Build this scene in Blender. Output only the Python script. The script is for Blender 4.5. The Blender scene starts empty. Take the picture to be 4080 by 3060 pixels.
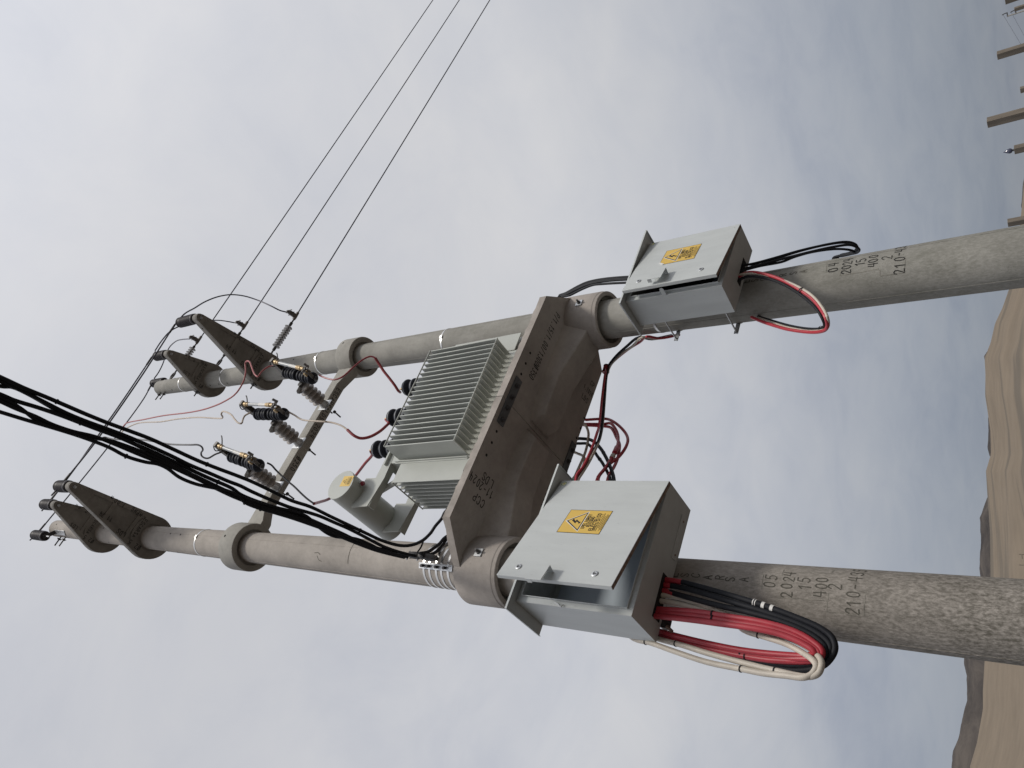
import bpy, math, random
from mathutils import Vector, Matrix, noise as mnoise

SC = bpy.context.scene
COL = SC.collection
PI = math.pi
R_ = math.radians
random.seed(7)

# ---------------------------------------------------------------- camera
CAM_C = Vector((-1.631185, -3.734802, 1.568006))
CAM_R = Vector((0.784301, -0.615381, -0.078598))      # to the right of an upright viewer
CAM_U = Vector((-0.339471, -0.531752, 0.775886))      # up for an upright viewer
CAM_F = Vector((0.519260, 0.581847, 0.625958))
cam_data = bpy.data.cameras.new('camera')
cam = bpy.data.objects.new('camera', cam_data)
COL.objects.link(cam)
# the phone was held upright and its picture lies on its side: camera x points down, camera y points right
Xc, Yc, Zc = -CAM_U, CAM_R, -CAM_F
cam.matrix_world = Matrix(((Xc.x, Yc.x, Zc.x, CAM_C.x), (Xc.y, Yc.y, Zc.y, CAM_C.y), (Xc.z, Yc.z, Zc.z, CAM_C.z), (0, 0, 0, 1)))
cam_data.sensor_width = 36.0
cam_data.lens = 26.3377
cam_data.clip_start = 0.05
cam_data.clip_end = 20000
SC.camera = cam

# ---------------------------------------------------------------- light
SUN_EL, SUN_AZ = R_(47), R_(0)          # the sun stands behind the camera, straight out from the platform's long side
world = bpy.data.worlds.new('World')
SC.world = world
world.use_nodes = True
wn, wl = world.node_tree.nodes, world.node_tree.links
wn.clear()
wout = wn.new('ShaderNodeOutputWorld')
wbg = wn.new('ShaderNodeBackground')
wbg.inputs['Strength'].default_value = 0.1
sky = wn.new('ShaderNodeTexSky')
sky.sky_type = 'NISHITA'
sky.sun_disc = False
sky.sun_elevation = SUN_EL
sky.sun_rotation = R_(180)
sky.dust_density = 3.0
tc = wn.new('ShaderNodeTexCoord')
sep = wn.new('ShaderNodeSeparateXYZ')
wl.new(tc.outputs['Generated'], sep.inputs[0])
def wmath(op, a, b=None, c=None):
    n = wn.new('ShaderNodeMath'); n.operation = op
    for i, v in enumerate((a, b, c)):
        if v is None: continue
        if isinstance(v, (int, float)): n.inputs[i].default_value = v
        else: wl.new(v, n.inputs[i])
    return n.outputs[0]
zc = wmath('MAXIMUM', sep.outputs[2], 0.0)
den = wmath('ADD', zc, 0.16)
px_ = wmath('DIVIDE', sep.outputs[0], den)
py_ = wmath('DIVIDE', sep.outputs[1], den)
comb = wn.new('ShaderNodeCombineXYZ')
wl.new(px_, comb.inputs[0]); wl.new(py_, comb.inputs[1])
def wnoise(scale, detail, rough, dist=0.0, off=0.0):
    n = wn.new('ShaderNodeTexNoise')
    mp = wn.new('ShaderNodeMapping')
    mp.inputs['Location'].default_value = (off, off * .7, off * .3)
    wl.new(comb.outputs[0], mp.inputs[0]); wl.new(mp.outputs[0], n.inputs['Vector'])
    n.inputs['Scale'].default_value = scale; n.inputs['Detail'].default_value = detail
    n.inputs['Roughness'].default_value = rough; n.inputs['Distortion'].default_value = dist
    return n.outputs['Fac']
n1 = wnoise(0.9, 5, 0.55, 0.3, 3.1)
n2 = wnoise(4.2, 6, 0.6, 0.5, 8.3)
n3 = wnoise(1.9, 3, 0.5, 0.2, 1.7)
nn = wmath('ADD', wmath('ADD', wmath('MULTIPLY', n1, 0.42), wmath('MULTIPLY', n2, 0.30)), wmath('MULTIPLY', n3, 0.28))
# stratus deck: pale overhead, greyer and bluer towards the horizon
rampz = wn.new('ShaderNodeValToRGB')
cr = rampz.color_ramp
cr.elements[0].position = 0.0; cr.elements[0].color = (*(0.22, 0.233, 0.265), 1)
cr.elements[1].position = 1.0; cr.elements[1].color = (*(0.53, 0.532, 0.55), 1)
for pos, col in [(0.08, (0.235, 0.256, 0.292)), (0.2, (0.33, 0.35, 0.385)), (0.36, (0.47, 0.482, 0.51)), (0.55, (0.575, 0.58, 0.60)), (0.75, (0.575, 0.577, 0.595))]:
    e = cr.elements.new(pos); e.color = (*col, 1)
wl.new(zc, rampz.inputs[0])
mr = wn.new('ShaderNodeMapRange')
mr.inputs['From Min'].default_value = 0.35; mr.inputs['From Max'].default_value = 0.64
wl.new(nn, mr.inputs['Value'])
cl = wn.new('ShaderNodeValToRGB')
cl.color_ramp.elements[0].color = (0.785, 0.815, 0.885, 1)
cl.color_ramp.elements[1].color = (1.07, 1.06, 1.045, 1)
e = cl.color_ramp.elements.new(0.5); e.color = (0.95, 0.96, 0.985, 1)
wl.new(mr.outputs[0], cl.inputs[0])
mul = wn.new('ShaderNodeMixRGB'); mul.blend_type = 'MULTIPLY'; mul.inputs[0].default_value = 1.0
wl.new(rampz.outputs[0], mul.inputs[1]); wl.new(cl.outputs[0], mul.inputs[2])
sc10 = wn.new('ShaderNodeMixRGB'); sc10.blend_type = 'MULTIPLY'; sc10.inputs[0].default_value = 1.0
sc10.inputs[2].default_value = (10, 10, 10, 1)
# broad veil of brighter cloud round the hidden sun
dp = wn.new('ShaderNodeVectorMath'); dp.operation = 'DOT_PRODUCT'
wl.new(tc.outputs['Generated'], dp.inputs[0]); dp.inputs[1].default_value = (0.0, -math.cos(SUN_EL), math.sin(SUN_EL))
veil = wmath('MULTIPLY_ADD', wmath('POWER', wmath('MAXIMUM', dp.outputs['Value'], 0.0), 3.0), 1.0, 1.0)
vm = wn.new('ShaderNodeVectorMath'); vm.operation = 'SCALE'
wl.new(mul.outputs[0], vm.inputs[0]); wl.new(veil, vm.inputs['Scale'])
wl.new(vm.outputs[0], sc10.inputs[1])
wmix = wn.new('ShaderNodeMixRGB'); wmix.inputs[0].default_value = 0.93
wl.new(sky.outputs[0], wmix.inputs[1]); wl.new(sc10.outputs[0], wmix.inputs[2])
wl.new(wmix.outputs[0], wbg.inputs['Color'])
wl.new(wbg.outputs[0], wout.inputs['Surface'])

sun_data = bpy.data.lights.new('sun', 'SUN')
sun_data.energy = 1.85
sun_data.angle = R_(8)
sun_data.color = (1.0, 0.95, 0.87)
sun = bpy.data.objects.new('sun', sun_data)
COL.objects.link(sun)
sdir = Vector((math.sin(SUN_AZ) * math.cos(SUN_EL), -math.cos(SUN_AZ) * math.cos(SUN_EL), math.sin(SUN_EL)))
sun.rotation_euler = sdir.to_track_quat('Z', 'Y').to_euler()
sun.location = (0, -20, 30)

SC.view_settings.view_transform = 'Standard'
SC.view_settings.look = 'None'
SC.view_settings.exposure = 0.15
SC.view_settings.gamma = 1.0
SC.view_settings.use_curve_mapping = False

# ---------------------------------------------------------------- materials
def nodes_of(name):
    m = bpy.data.materials.new(name); m.use_nodes = True
    nt = m.node_tree
    return m, nt, nt.nodes['Principled BSDF']
def N(nt, typ, **kw):
    n = nt.nodes.new(typ)
    for k, v in kw.items():
        if k in n.inputs: n.inputs[k].default_value = v
        else: setattr(n, k, v)
    return n
def paint(name, col, rough=0.5, metal=0.0, var=0.08, scale=9.0, bump=0.0, bscale=90.0, speck=0.0, stretch=(1, 1, 1), spec=0.5):
    m, nt, b = nodes_of(name)
    L = nt.links
    g = N(nt, 'ShaderNodeNewGeometry')
    mp = N(nt, 'ShaderNodeMapping'); mp.inputs['Scale'].default_value = stretch
    L.new(g.outputs['Position'], mp.inputs[0])
    nz = N(nt, 'ShaderNodeTexNoise', Scale=scale, Detail=7.0, Roughness=0.6)
    L.new(mp.outputs[0], nz.inputs['Vector'])
    rp = N(nt, 'ShaderNodeValToRGB')
    rp.color_ramp.elements[0].position = 0.3; rp.color_ramp.elements[1].position = 0.7
    rp.color_ramp.elements[0].color = tuple(c * (1 - var) for c in col) + (1,)
    rp.color_ramp.elements[1].color = tuple(min(1, c * (1 + var)) for c in col) + (1,)
    L.new(nz.outputs['Fac'], rp.inputs[0])
    out = rp.outputs[0]
    if speck > 0:
        vz = N(nt, 'ShaderNodeTexNoise', Scale=scale * 9, Detail=3.0)
        L.new(mp.outputs[0], vz.inputs['Vector'])
        mr = N(nt, 'ShaderNodeMapRange'); mr.inputs['From Min'].default_value = 0.66; mr.inputs['From Max'].default_value = 0.74
        mr.inputs['To Max'].default_value = speck
        L.new(vz.outputs['Fac'], mr.inputs['Value'])
        mx = N(nt, 'ShaderNodeMixRGB'); mx.inputs[2].default_value = tuple(c * 0.4 for c in col) + (1,)
        L.new(mr.outputs[0], mx.inputs[0]); L.new(out, mx.inputs[1]); out = mx.outputs[0]
    L.new(out, b.inputs['Base Color'])
    b.inputs['Roughness'].default_value = rough
    b.inputs['Metallic'].default_value = metal
    b.inputs['Specular IOR Level'].default_value = spec
    if bump > 0:
        bz = N(nt, 'ShaderNodeTexNoise', Scale=bscale, Detail=4.0)
        L.new(g.outputs['Position'], bz.inputs['Vector'])
        bp = N(nt, 'ShaderNodeBump', Strength=bump, Distance=0.004)
        L.new(bz.outputs['Fac'], bp.inputs['Height']); L.new(bp.outputs[0], b.inputs['Normal'])
    return m
def concrete(name, col, dirt=0.25, dcol=(0.12, 0.115, 0.09), dscale=5.0, streak=0.0, low=None, pit=0.5):
    """cast concrete: clouding, water marks, blow holes; low = (z0, z1, amount) dark speckle that thickens towards the ground"""
    m, nt, b = nodes_of(name); L = nt.links
    g = N(nt, 'ShaderNodeNewGeometry')
    a = N(nt, 'ShaderNodeTexNoise', Scale=2.6, Detail=8.0, Roughness=0.65); L.new(g.outputs['Position'], a.inputs['Vector'])
    rp = N(nt, 'ShaderNodeValToRGB')
    rp.color_ramp.elements[0].position = 0.3; rp.color_ramp.elements[1].position = 0.72
    rp.color_ramp.elements[0].color = tuple(c * 0.78 for c in col) + (1,)
    rp.color_ramp.elements[1].color = tuple(c * 1.15 for c in col) + (1,)
    gr = N(nt, 'ShaderNodeTexNoise', Scale=26.0, Detail=5.0, Roughness=0.75); L.new(g.outputs['Position'], gr.inputs['Vector'])
    gm = N(nt, 'ShaderNodeMath', operation='MULTIPLY_ADD'); gm.inputs[1].default_value = 0.45; L.new(gr.outputs['Fac'], gm.inputs[0])
    gs = N(nt, 'ShaderNodeMath', operation='SUBTRACT'); gs.inputs[1].default_value = 0.225; L.new(a.outputs['Fac'], gs.inputs[0]); L.new(gs.outputs[0], gm.inputs[2])
    L.new(gm.outputs[0], rp.inputs[0])
    mp = N(nt, 'ShaderNodeMapping'); mp.inputs['Scale'].default_value = (1, 1, 0.45)
    L.new(g.outputs['Position'], mp.inputs[0])
    d = N(nt, 'ShaderNodeTexNoise', Scale=dscale, Detail=9.0, Roughness=0.72, Distortion=0.4); L.new(mp.outputs[0], d.inputs['Vector'])
    mr = N(nt, 'ShaderNodeMapRange'); mr.inputs['From Min'].default_value = 0.44; mr.inputs['From Max'].default_value = 0.75
    mr.inputs['To Max'].default_value = dirt
    L.new(d.outputs['Fac'], mr.inputs['Value'])
    fac = mr.outputs[0]
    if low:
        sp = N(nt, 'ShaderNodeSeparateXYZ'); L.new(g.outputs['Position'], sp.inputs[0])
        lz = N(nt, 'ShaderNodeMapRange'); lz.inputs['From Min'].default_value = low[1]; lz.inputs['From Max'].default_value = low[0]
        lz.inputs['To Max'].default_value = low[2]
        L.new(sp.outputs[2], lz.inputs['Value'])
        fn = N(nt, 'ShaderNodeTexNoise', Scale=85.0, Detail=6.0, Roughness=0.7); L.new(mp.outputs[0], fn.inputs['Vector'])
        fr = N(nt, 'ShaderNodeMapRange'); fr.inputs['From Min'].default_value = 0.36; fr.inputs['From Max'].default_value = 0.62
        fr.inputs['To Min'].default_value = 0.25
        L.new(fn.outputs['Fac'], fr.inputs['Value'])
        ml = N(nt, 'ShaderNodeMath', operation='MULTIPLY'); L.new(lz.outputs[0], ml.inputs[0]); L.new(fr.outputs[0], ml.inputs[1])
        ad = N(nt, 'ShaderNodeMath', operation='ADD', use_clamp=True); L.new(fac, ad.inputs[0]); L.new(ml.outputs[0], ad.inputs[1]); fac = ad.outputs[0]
    mx = N(nt, 'ShaderNodeMixRGB'); mx.inputs[2].default_value = (*dcol, 1)
    L.new(fac, mx.inputs[0]); L.new(rp.outputs[0], mx.inputs[1])
    p = N(nt, 'ShaderNodeTexVoronoi', Scale=48.0); L.new(g.outputs['Position'], p.inputs['Vector'])
    pr = N(nt, 'ShaderNodeMapRange'); pr.inputs['From Min'].default_value = 0.17; pr.inputs['From Max'].default_value = 0.09
    pr.inputs['To Max'].default_value = pit
    L.new(p.outputs['Distance'], pr.inputs['Value'])
    px = N(nt, 'ShaderNodeTexNoise', Scale=7.0, Detail=2.0); L.new(g.outputs['Position'], px.inputs['Vector'])
    pm = N(nt, 'ShaderNodeMapRange'); pm.inputs['From Min'].default_value = 0.5; pm.inputs['From Max'].default_value = 0.62
    L.new(px.outputs['Fac'], pm.inputs['Value'])
    pf = N(nt, 'ShaderNodeMath', operation='MULTIPLY'); L.new(pr.outputs[0], pf.inputs[0]); L.new(pm.outputs[0], pf.inputs[1])
    m2 = N(nt, 'ShaderNodeMixRGB'); m2.inputs[2].default_value = tuple(c * 0.35 for c in col) + (1,)
    L.new(pf.outputs[0], m2.inputs[0]); L.new(mx.outputs[0], m2.inputs[1])
    L.new(m2.outputs[0], b.inputs['Base Color'])
    b.inputs['Roughness'].default_value = 0.88
    b.inputs['Specular IOR Level'].default_value = 0.3
    bz = N(nt, 'ShaderNodeTexNoise', Scale=70.0, Detail=6.0, Roughness=0.7); L.new(g.outputs['Position'], bz.inputs['Vector'])
    sb = N(nt, 'ShaderNodeMath', operation='SUBTRACT'); L.new(bz.outputs['Fac'], sb.inputs[0]); L.new(pf.outputs[0], sb.inputs[1])
    bp = N(nt, 'ShaderNodeBump', Strength=0.35, Distance=0.004)
    L.new(sb.outputs[0], bp.inputs['Height']); L.new(bp.outputs[0], b.inputs['Normal'])
    return m

M = {}
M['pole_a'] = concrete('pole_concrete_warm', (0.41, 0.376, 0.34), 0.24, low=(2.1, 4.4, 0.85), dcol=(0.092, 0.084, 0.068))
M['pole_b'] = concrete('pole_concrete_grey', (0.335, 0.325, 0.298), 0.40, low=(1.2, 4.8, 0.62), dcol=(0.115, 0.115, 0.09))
M['arm'] = concrete('arm_concrete', (0.40, 0.388, 0.355), 0.15, pit=0.4)
M['slab'] = concrete('slab_concrete', (0.365, 0.33, 0.30), 0.26, dcol=(0.16, 0.145, 0.125), dscale=3.0)
M['bracket'] = concrete('bracket_concrete', (0.285, 0.272, 0.25), 0.5, dcol=(0.09, 0.078, 0.07), dscale=4.0)
M['grout'] = concrete('grout', (0.20, 0.185, 0.16), 0.5)
M['splice'] = paint('joint_plate_steel', (0.10, 0.105, 0.11), 0.5, 0.2, 0.2, 30)
M['ink'] = paint('lettering_black', (0.022, 0.021, 0.02), 0.9, var=0.3, scale=60)
M['groove_shade_ink'] = paint('groove_shade_and_print', (0.088, 0.083, 0.068), 0.95, var=0.35, scale=70)  # groove shade of incised letters put into the colour; also print and scratches
M['seam'] = paint('cast_edge', (0.21, 0.198, 0.17), 0.95, var=0.6, scale=25)
M['hole'] = paint('bolt_hole_dark', (0.015, 0.013, 0.012), 1.0, var=0.2)
M['steel'] = paint('stainless_band', (0.62, 0.61, 0.59), 0.28, 1.0, 0.06, 30)
M['galv'] = paint('galvanised_steel', (0.50, 0.51, 0.52), 0.42, 0.75, 0.16, 40, 0.1)
M['darksteel'] = paint('dark_hardware', (0.075, 0.072, 0.072), 0.5, 0.4, 0.25, 50, 0.1)
M['rustysteel'] = paint('weathered_steel', (0.20, 0.19, 0.18), 0.55, 0.5, 0.25, 40, 0.1)
M['poly'] = paint('polymer_insulator_black', (0.016, 0.018, 0.026), 0.5, 0, 0.12, 20, spec=0.22)
M['polyrim'] = paint('polymer_shed_rim', (0.17, 0.18, 0.20), 0.55)
M['pin'] = paint('pin_insulator_brown', (0.036, 0.031, 0.034), 0.5, 0, 0.12, 25, spec=0.22)
M['shedpale'] = paint('pale_polymer_shed', (0.42, 0.41, 0.40), 0.4)
M['porc'] = paint('grey_porcelain', (0.33, 0.30, 0.275), 0.3, 0, 0.12, 14)
M['shedgrey'] = paint('grey_polymer_shed', (0.13, 0.13, 0.135), 0.45)
M['brass'] = paint('bronze_casting', (0.43, 0.31, 0.16), 0.45, 0.35, 0.15, 50)
M['tube'] = paint('fuse_tube_grey', (0.42, 0.44, 0.45), 0.35, 0, 0.04, 30)
M['tank'] = paint('transformer_enamel', (0.445, 0.462, 0.428), 0.33, 0, 0.04, 5, 0.02, 60)
M['tankdust'] = paint('transformer_enamel_dusty', (0.42, 0.435, 0.40), 0.42, 0, 0.07, 6, 0.02, 60)
M['box'] = paint('box_enamel', (0.51, 0.535, 0.53), 0.42, 0, 0.055, 13, 0.015, 120, speck=0.22, stretch=(1, 1, 0.22))
M['boxin'] = paint('box_interior', (0.42, 0.48, 0.54), 0.5, 0, 0.04, 4)
M['rust'] = paint('rusty_edge', (0.24, 0.175, 0.14), 0.85, 0, 0.5, 70, 0.2)
M['yellow'] = paint('sticker_yellow', (0.68, 0.45, 0.085), 0.5, 0, 0.03, 10)
M['white'] = paint('sticker_white', (0.72, 0.71, 0.68), 0.5, 0, 0.04, 20)
M['green'] = paint('sticker_green', (0.22, 0.30, 0.13), 0.5)
M['lemon'] = paint('sticker_lemon', (0.72, 0.62, 0.05), 0.5)
M['black'] = paint('cable_black', (0.013, 0.014, 0.018), 0.6, 0, 0.2, 25, 0.03, 200, spec=0.22)
M['wire'] = paint('conductor_dark', (0.055, 0.055, 0.075), 0.5, 0.3, 0.15, 30)
M['grey'] = paint('cable_grey', (0.14, 0.14, 0.145), 0.5, 0, 0.3, 12)
M['red'] = paint('cable_red', (0.40, 0.030, 0.045), 0.42, 0, 0.14, 12, 0.03, 200)
M['redhv'] = paint('cable_faded_red', (0.36, 0.085, 0.085), 0.5, 0, 0.12, 15)
M['redsleeve'] = paint('heat_shrink_red', (0.28, 0.035, 0.04), 0.4, 0, 0.15, 20)
M['cable_white'] = paint('cable_white', (0.52, 0.47, 0.40), 0.5, 0, 0.16, 9, 0.03, 200, speck=0.2)
M['cable_beige'] = paint('cable_beige', (0.50, 0.42, 0.34), 0.5, 0, 0.15, 12)
M['wood'] = paint('post_wood', (0.165, 0.14, 0.112), 0.9, 0, 0.25, 14, 0.3, 60, stretch=(1, 1, 0.15))
M['glass'] = paint('bulb_glass', (0.06, 0.065, 0.10), 0.1)
M['plugred'] = paint('plug_red', (0.22, 0.012, 0.03), 0.3)

# ---------------------------------------------------------------- mesh kit
class MB:
    def __init__(self): self.v, self.f, self.mi, self.cur = [], [], [], 0
    def add(self, vs, fs):
        o = len(self.v)
        self.v += [tuple(p) for p in vs]
        self.f += [tuple(i + o for i in f) for f in fs]
        self.mi += [self.cur] * len(fs)
        return self
    def box(self, lo, hi, mat=None):
        x0, y0, z0 = lo; x1, y1, z1 = hi
        vs = [Vector(p) for p in ((x0,y0,z0),(x1,y0,z0),(x1,y1,z0),(x0,y1,z0),(x0,y0,z1),(x1,y0,z1),(x1,y1,z1),(x0,y1,z1))]
        if mat is not None: vs = [mat @ p for p in vs]
        return self.add(vs, [(0,3,2,1),(4,5,6,7),(0,1,5,4),(1,2,6,5),(2,3,7,6),(3,0,4,7)])
    def bar(self, a, b, w, h, up=(0, 0, 1)):
        """rectangular bar from a to b"""
        a, b = Vector(a), Vector(b); d = b - a; L = d.length; d.normalize()
        u = Vector(up); s = d.cross(u)
        if s.length < 1e-4: s = d.cross(Vector((1, 0, 0)))
        s.normalize(); u = s.cross(d)
        mt = Matrix((( d.x, s.x, u.x, a.x), (d.y, s.y, u.y, a.y), (d.z, s.z, u.z, a.z), (0,0,0,1)))
        return self.box((0, -w/2, -h/2), (L, w/2, h/2), mt)
    def prism(self, poly, mt, t0, t1):
        """poly in local xy, extruded along local z from t0 to t1, placed by matrix mt"""
        n = len(poly)
        vs = [mt @ Vector((x, y, t0)) for x, y in poly] + [mt @ Vector((x, y, t1)) for x, y in poly]
        fs = [tuple(range(n))[::-1], tuple(range(n, 2*n))] + [(i, (i+1) % n, n + (i+1) % n, n + i) for i in range(n)]
        return self.add(vs, fs)
    def lathe(self, prof, n=24, mt=None, cap=True):
        """prof: (r, z) along the local z axis"""
        mt = mt or Matrix.Identity(4)
        vs, fs = [], []
        for r, z in prof:
            for k in range(n):
                a = 2*PI*k/n
                vs.append(mt @ Vector((r*math.cos(a), r*math.sin(a), z)))
        for i in range(len(prof)-1):
            for k in range(n):
                k2 = (k+1) % n
                fs.append((i*n+k, i*n+k2, (i+1)*n+k2, (i+1)*n+k))
        if cap:
            if prof[0][0] > 1e-6: fs.append(tuple(range(n))[::-1])
            if prof[-1][0] > 1e-6: fs.append(tuple(range((len(prof)-1)*n, len(prof)*n)))
        return self.add(vs, fs)
    def rod(self, a, b, r, n=12):
        return self.lathe([(r, 0), (r, (Vector(b)-Vector(a)).length)], n, axis(a, b))
    def tube(self, pts, r, n=10, sub=4, close=False):
        P = spline(pts, sub)
        m = len(P)
        T = [(P[min(i+1, m-1)] - P[max(i-1, 0)]).normalized() for i in range(m)]
        ref = Vector((0, 0, 1)) if abs(T[0].z) < 0.9 else Vector((1, 0, 0))
        u = T[0].cross(ref).normalized()
        vs, fs = [], []
        for i in range(m):
            u = (u - T[i]*u.dot(T[i]))
            if u.length < 1e-6: u = T[i].cross(Vector((1, 0, 0)))
            u.normalize(); w = T[i].cross(u)
            rr = r[min(i*len(r)//m, len(r)-1)] if isinstance(r, (list, tuple)) else r
            for k in range(n):
                a = 2*PI*k/n
                vs.append(P[i] + (u*math.cos(a) + w*math.sin(a))*rr)
        for i in range(m-1):
            for k in range(n):
                k2 = (k+1) % n
                fs.append((i*n+k, i*n+k2, (i+1)*n+k2, (i+1)*n+k))
        fs.append(tuple(range(n))[::-1]); fs.append(tuple(range((m-1)*n, m*n)))
        return self.add(vs, fs)
def spline(pts, sub):
    P = [Vector(p) for p in pts]
    if sub <= 1 or len(P) < 3: return P
    out = []
    for i in range(len(P)-1):
        p0, p1, p2, p3 = P[max(i-1, 0)], P[i], P[i+1], P[min(i+2, len(P)-1)]
        d1 = max((p1-p0).length, 1e-6)**.5; d2 = max((p2-p1).length, 1e-6)**.5; d3 = max((p3-p2).length, 1e-6)**.5
        if i == 0: m1 = (p2-p1)
        else: m1 = (d2*((p1-p0)/d1/1 - (p2-p0)/(d1+d2) + (p2-p1)/d2))
        if i == len(P)-2: m2 = (p2-p1)
        else: m2 = (d2*((p2-p1)/d2 - (p3-p1)/(d2+d3) + (p3-p2)/d3))
        for k in range(sub):
            t = k/sub; t2, t3 = t*t, t*t*t
            out.append(p1*(2*t3-3*t2+1) + m1*(t3-2*t2+t) + p2*(-2*t3+3*t2) + m2*(t3-t2))
    out.append(P[-1])
    return out
def axis(a, b, roll=None):
    """matrix whose z axis runs from a to b"""
    a, b = Vector(a), Vector(b); d = (b-a).normalized()
    q = d.to_track_quat('Z', 'Y')
    return Matrix.Translation(a) @ q.to_matrix().to_4x4()
def frame(o, x, y, z):
    o, x, y, z = Vector(o), Vector(x), Vector(y), Vector(z)
    return Matrix(((x.x,y.x,z.x,o.x),(x.y,y.y,z.y,o.y),(x.z,y.z,z.z,o.z),(0,0,0,1)))

ORG = {}
def obj(name, mb, mats, parent=None, bevel=0.0, sharp=32, seg=2, local=False, label=None):
    """links the builder's shape as ONE mesh object; shapes are given in world space unless local"""
    me = bpy.data.meshes.new(name)
    o0 = Vector((0, 0, 0))
    if not local:
        if parent is not None: o0 = ORG.get(parent.name, o0)
        elif mb.v: o0 = Vector(mb.v[0])
    me.from_pydata([tuple(Vector(p) - o0) for p in mb.v], [], mb.f)
    mats = mats if isinstance(mats, (list, tuple)) else [mats]
    for m in mats: me.materials.append(m)
    if len(mats) > 1: me.polygons.foreach_set('material_index', mb.mi)
    me.polygons.foreach_set('use_smooth', [True]*len(me.polygons))
    me.set_sharp_from_angle(angle=R_(sharp))
    me.update()
    o = bpy.data.objects.new(name, me); COL.objects.link(o)
    if parent is not None:
        o.parent = parent
        ORG[o.name] = o0            # a sub-part keeps its part's origin
    elif not local:
        o.location = o0; ORG[o.name] = o0
    if bevel > 0:
        b = o.modifiers.new('bevel', 'BEVEL'); b.width = bevel; b.segments = seg; b.limit_method = 'ANGLE'; b.angle_limit = R_(40)
    if label: o['label'] = label
    return o
def tag(o, label, cat, group=None, kind=None):
    if label: o['label'] = label
    if cat: o['category'] = cat
    if group: o['group'] = group
    if kind: o['kind'] = kind
    return o
def thing(name, label, cat, loc=(0, 0, 0), group=None, rot=None):
    o = bpy.data.objects.new(name, None); COL.objects.link(o)
    o.location = loc
    o.empty_display_size = 0.1
    if rot: o.rotation_euler = rot
    ORG[o.name] = Vector(loc) if not rot else Vector((0, 0, 0))
    return tag(o, label, cat, group)

# ---------------------------------------------------------------- stroke lettering
GL = {
 'A': [[(0,0),(.3,1),(.6,0)],[(.12,.36),(.48,.36)]],
 'C': [[(.58,.78),(.45,.97),(.2,.99),(.04,.78),(0,.5),(.04,.22),(.2,.01),(.45,.03),(.58,.22)]],
 'D': [[(0,0),(0,1),(.3,.98),(.54,.75),(.56,.5),(.54,.25),(.3,.02),(0,0)]],
 'E': [[(.55,1),(0,1),(0,0),(.55,0)],[(0,.52),(.45,.52)]],
 'G': [[(.58,.8),(.45,.97),(.2,.99),(.04,.78),(0,.5),(.04,.22),(.2,.01),(.45,.03),(.58,.22),(.58,.45),(.34,.45)]],
 'I': [[(.3,0),(.3,1)]],
 'L': [[(0,1),(0,0),(.52,0)]],
 'M': [[(0,0),(.04,1),(.3,.35),(.56,1),(.6,0)]],
 'N': [[(0,0),(0,1),(.56,0),(.56,1)]],
 'O': [[(.3,1),(.1,.88),(0,.5),(.1,.12),(.3,0),(.5,.12),(.6,.5),(.5,.88),(.3,1)]],
 'P': [[(0,0),(0,1),(.36,1),(.55,.86),(.55,.62),(.36,.48),(0,.48)]],
 'R': [[(0,0),(0,1),(.36,1),(.55,.86),(.55,.64),(.36,.5),(0,.5)],[(.28,.5),(.58,0)]],
 'S': [[(.55,.82),(.42,.98),(.15,.98),(.03,.8),(.1,.6),(.45,.42),(.56,.22),(.44,.03),(.15,.02),(.02,.18)]],
 'T': [[(0,1),(.6,1)],[(.3,1),(.3,0)]],
 'V': [[(0,1),(.3,0),(.6,1)]],
 'm': [[(.0,0),(0,.6)],[(0,.45),(.12,.6),(.26,.55),(.3,.4),(.3,0)],[(.3,.42),(.42,.6),(.56,.55),(.6,.4),(.6,0)]],
 '0': [[(.3,1),(.1,.88),(.02,.5),(.1,.12),(.3,0),(.5,.12),(.58,.5),(.5,.88),(.3,1)]],
 '1': [[(.12,.74),(.36,1),(.36,0)]],
 '2': [[(.03,.76),(.12,.95),(.34,1),(.54,.86),(.52,.62),(.02,0),(.58,0)]],
 '3': [[(.04,.86),(.22,1),(.46,.94),(.52,.74),(.4,.55),(.24,.52),(.44,.48),(.57,.28),(.46,.06),(.22,0),(.02,.14)]],
 '4': [[(.5,0),(.5,1)],[(.14,1),(.03,.4),(.6,.4)]],
 '5': [[(.54,1),(.1,1),(.06,.56),(.3,.64),(.52,.5),(.57,.28),(.44,.05),(.2,0),(.02,.12)]],
 '-': [[(.1,.48),(.5,.48)]],
 '.': [[(.26,.0),(.34,.0)],[(.26,.06),(.34,.06)]],
 '/': [[(.06,-.08),(.54,1.08)]],
 '!': [[(.3,1),(.3,.3)],[(.3,.08),(.3,0)]],
 '(': [[(.3,1),(.3,.92)],[(.3,.7),(.3,0)]],
 ' ': [],
}
GL['X'] = GL['O'] + [[(.02,-.05),(.58,1.05)]]     # crossed O of a diameter mark
GL['Y'] = GL['E'] + [[(.22,1.12),(.4,1.3)]]       # E with an acute accent
GL['W'] = GL['O'] + [[(.24,1.12),(.42,1.3)]]      # O with an acute accent
def ribbon(mb, pts, w, place):
    """one pen stroke of width w; place maps (u, v) to a point on the surface"""
    n = len(pts)
    L, R = [], []
    for i in range(n):
        a = Vector(pts[max(i-1, 0)]); b = Vector(pts[min(i+1, n-1)])
        d = b - a
        if d.length < 1e-9: d = Vector((1, 0))
        d.normalize()
        p = Vector(pts[i])
        if i == 0: p = p - d*w*.4
        if i == n-1: p = p + d*w*.4
        q = Vector((-d.y, d.x))*w/2
        L.append(place(p.x+q.x, p.y+q.y)); R.append(place(p.x-q.x, p.y-q.y))
    mb.add(L + R, [(i, n+i, n+i+1, i+1) for i in range(n-1)])
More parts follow.
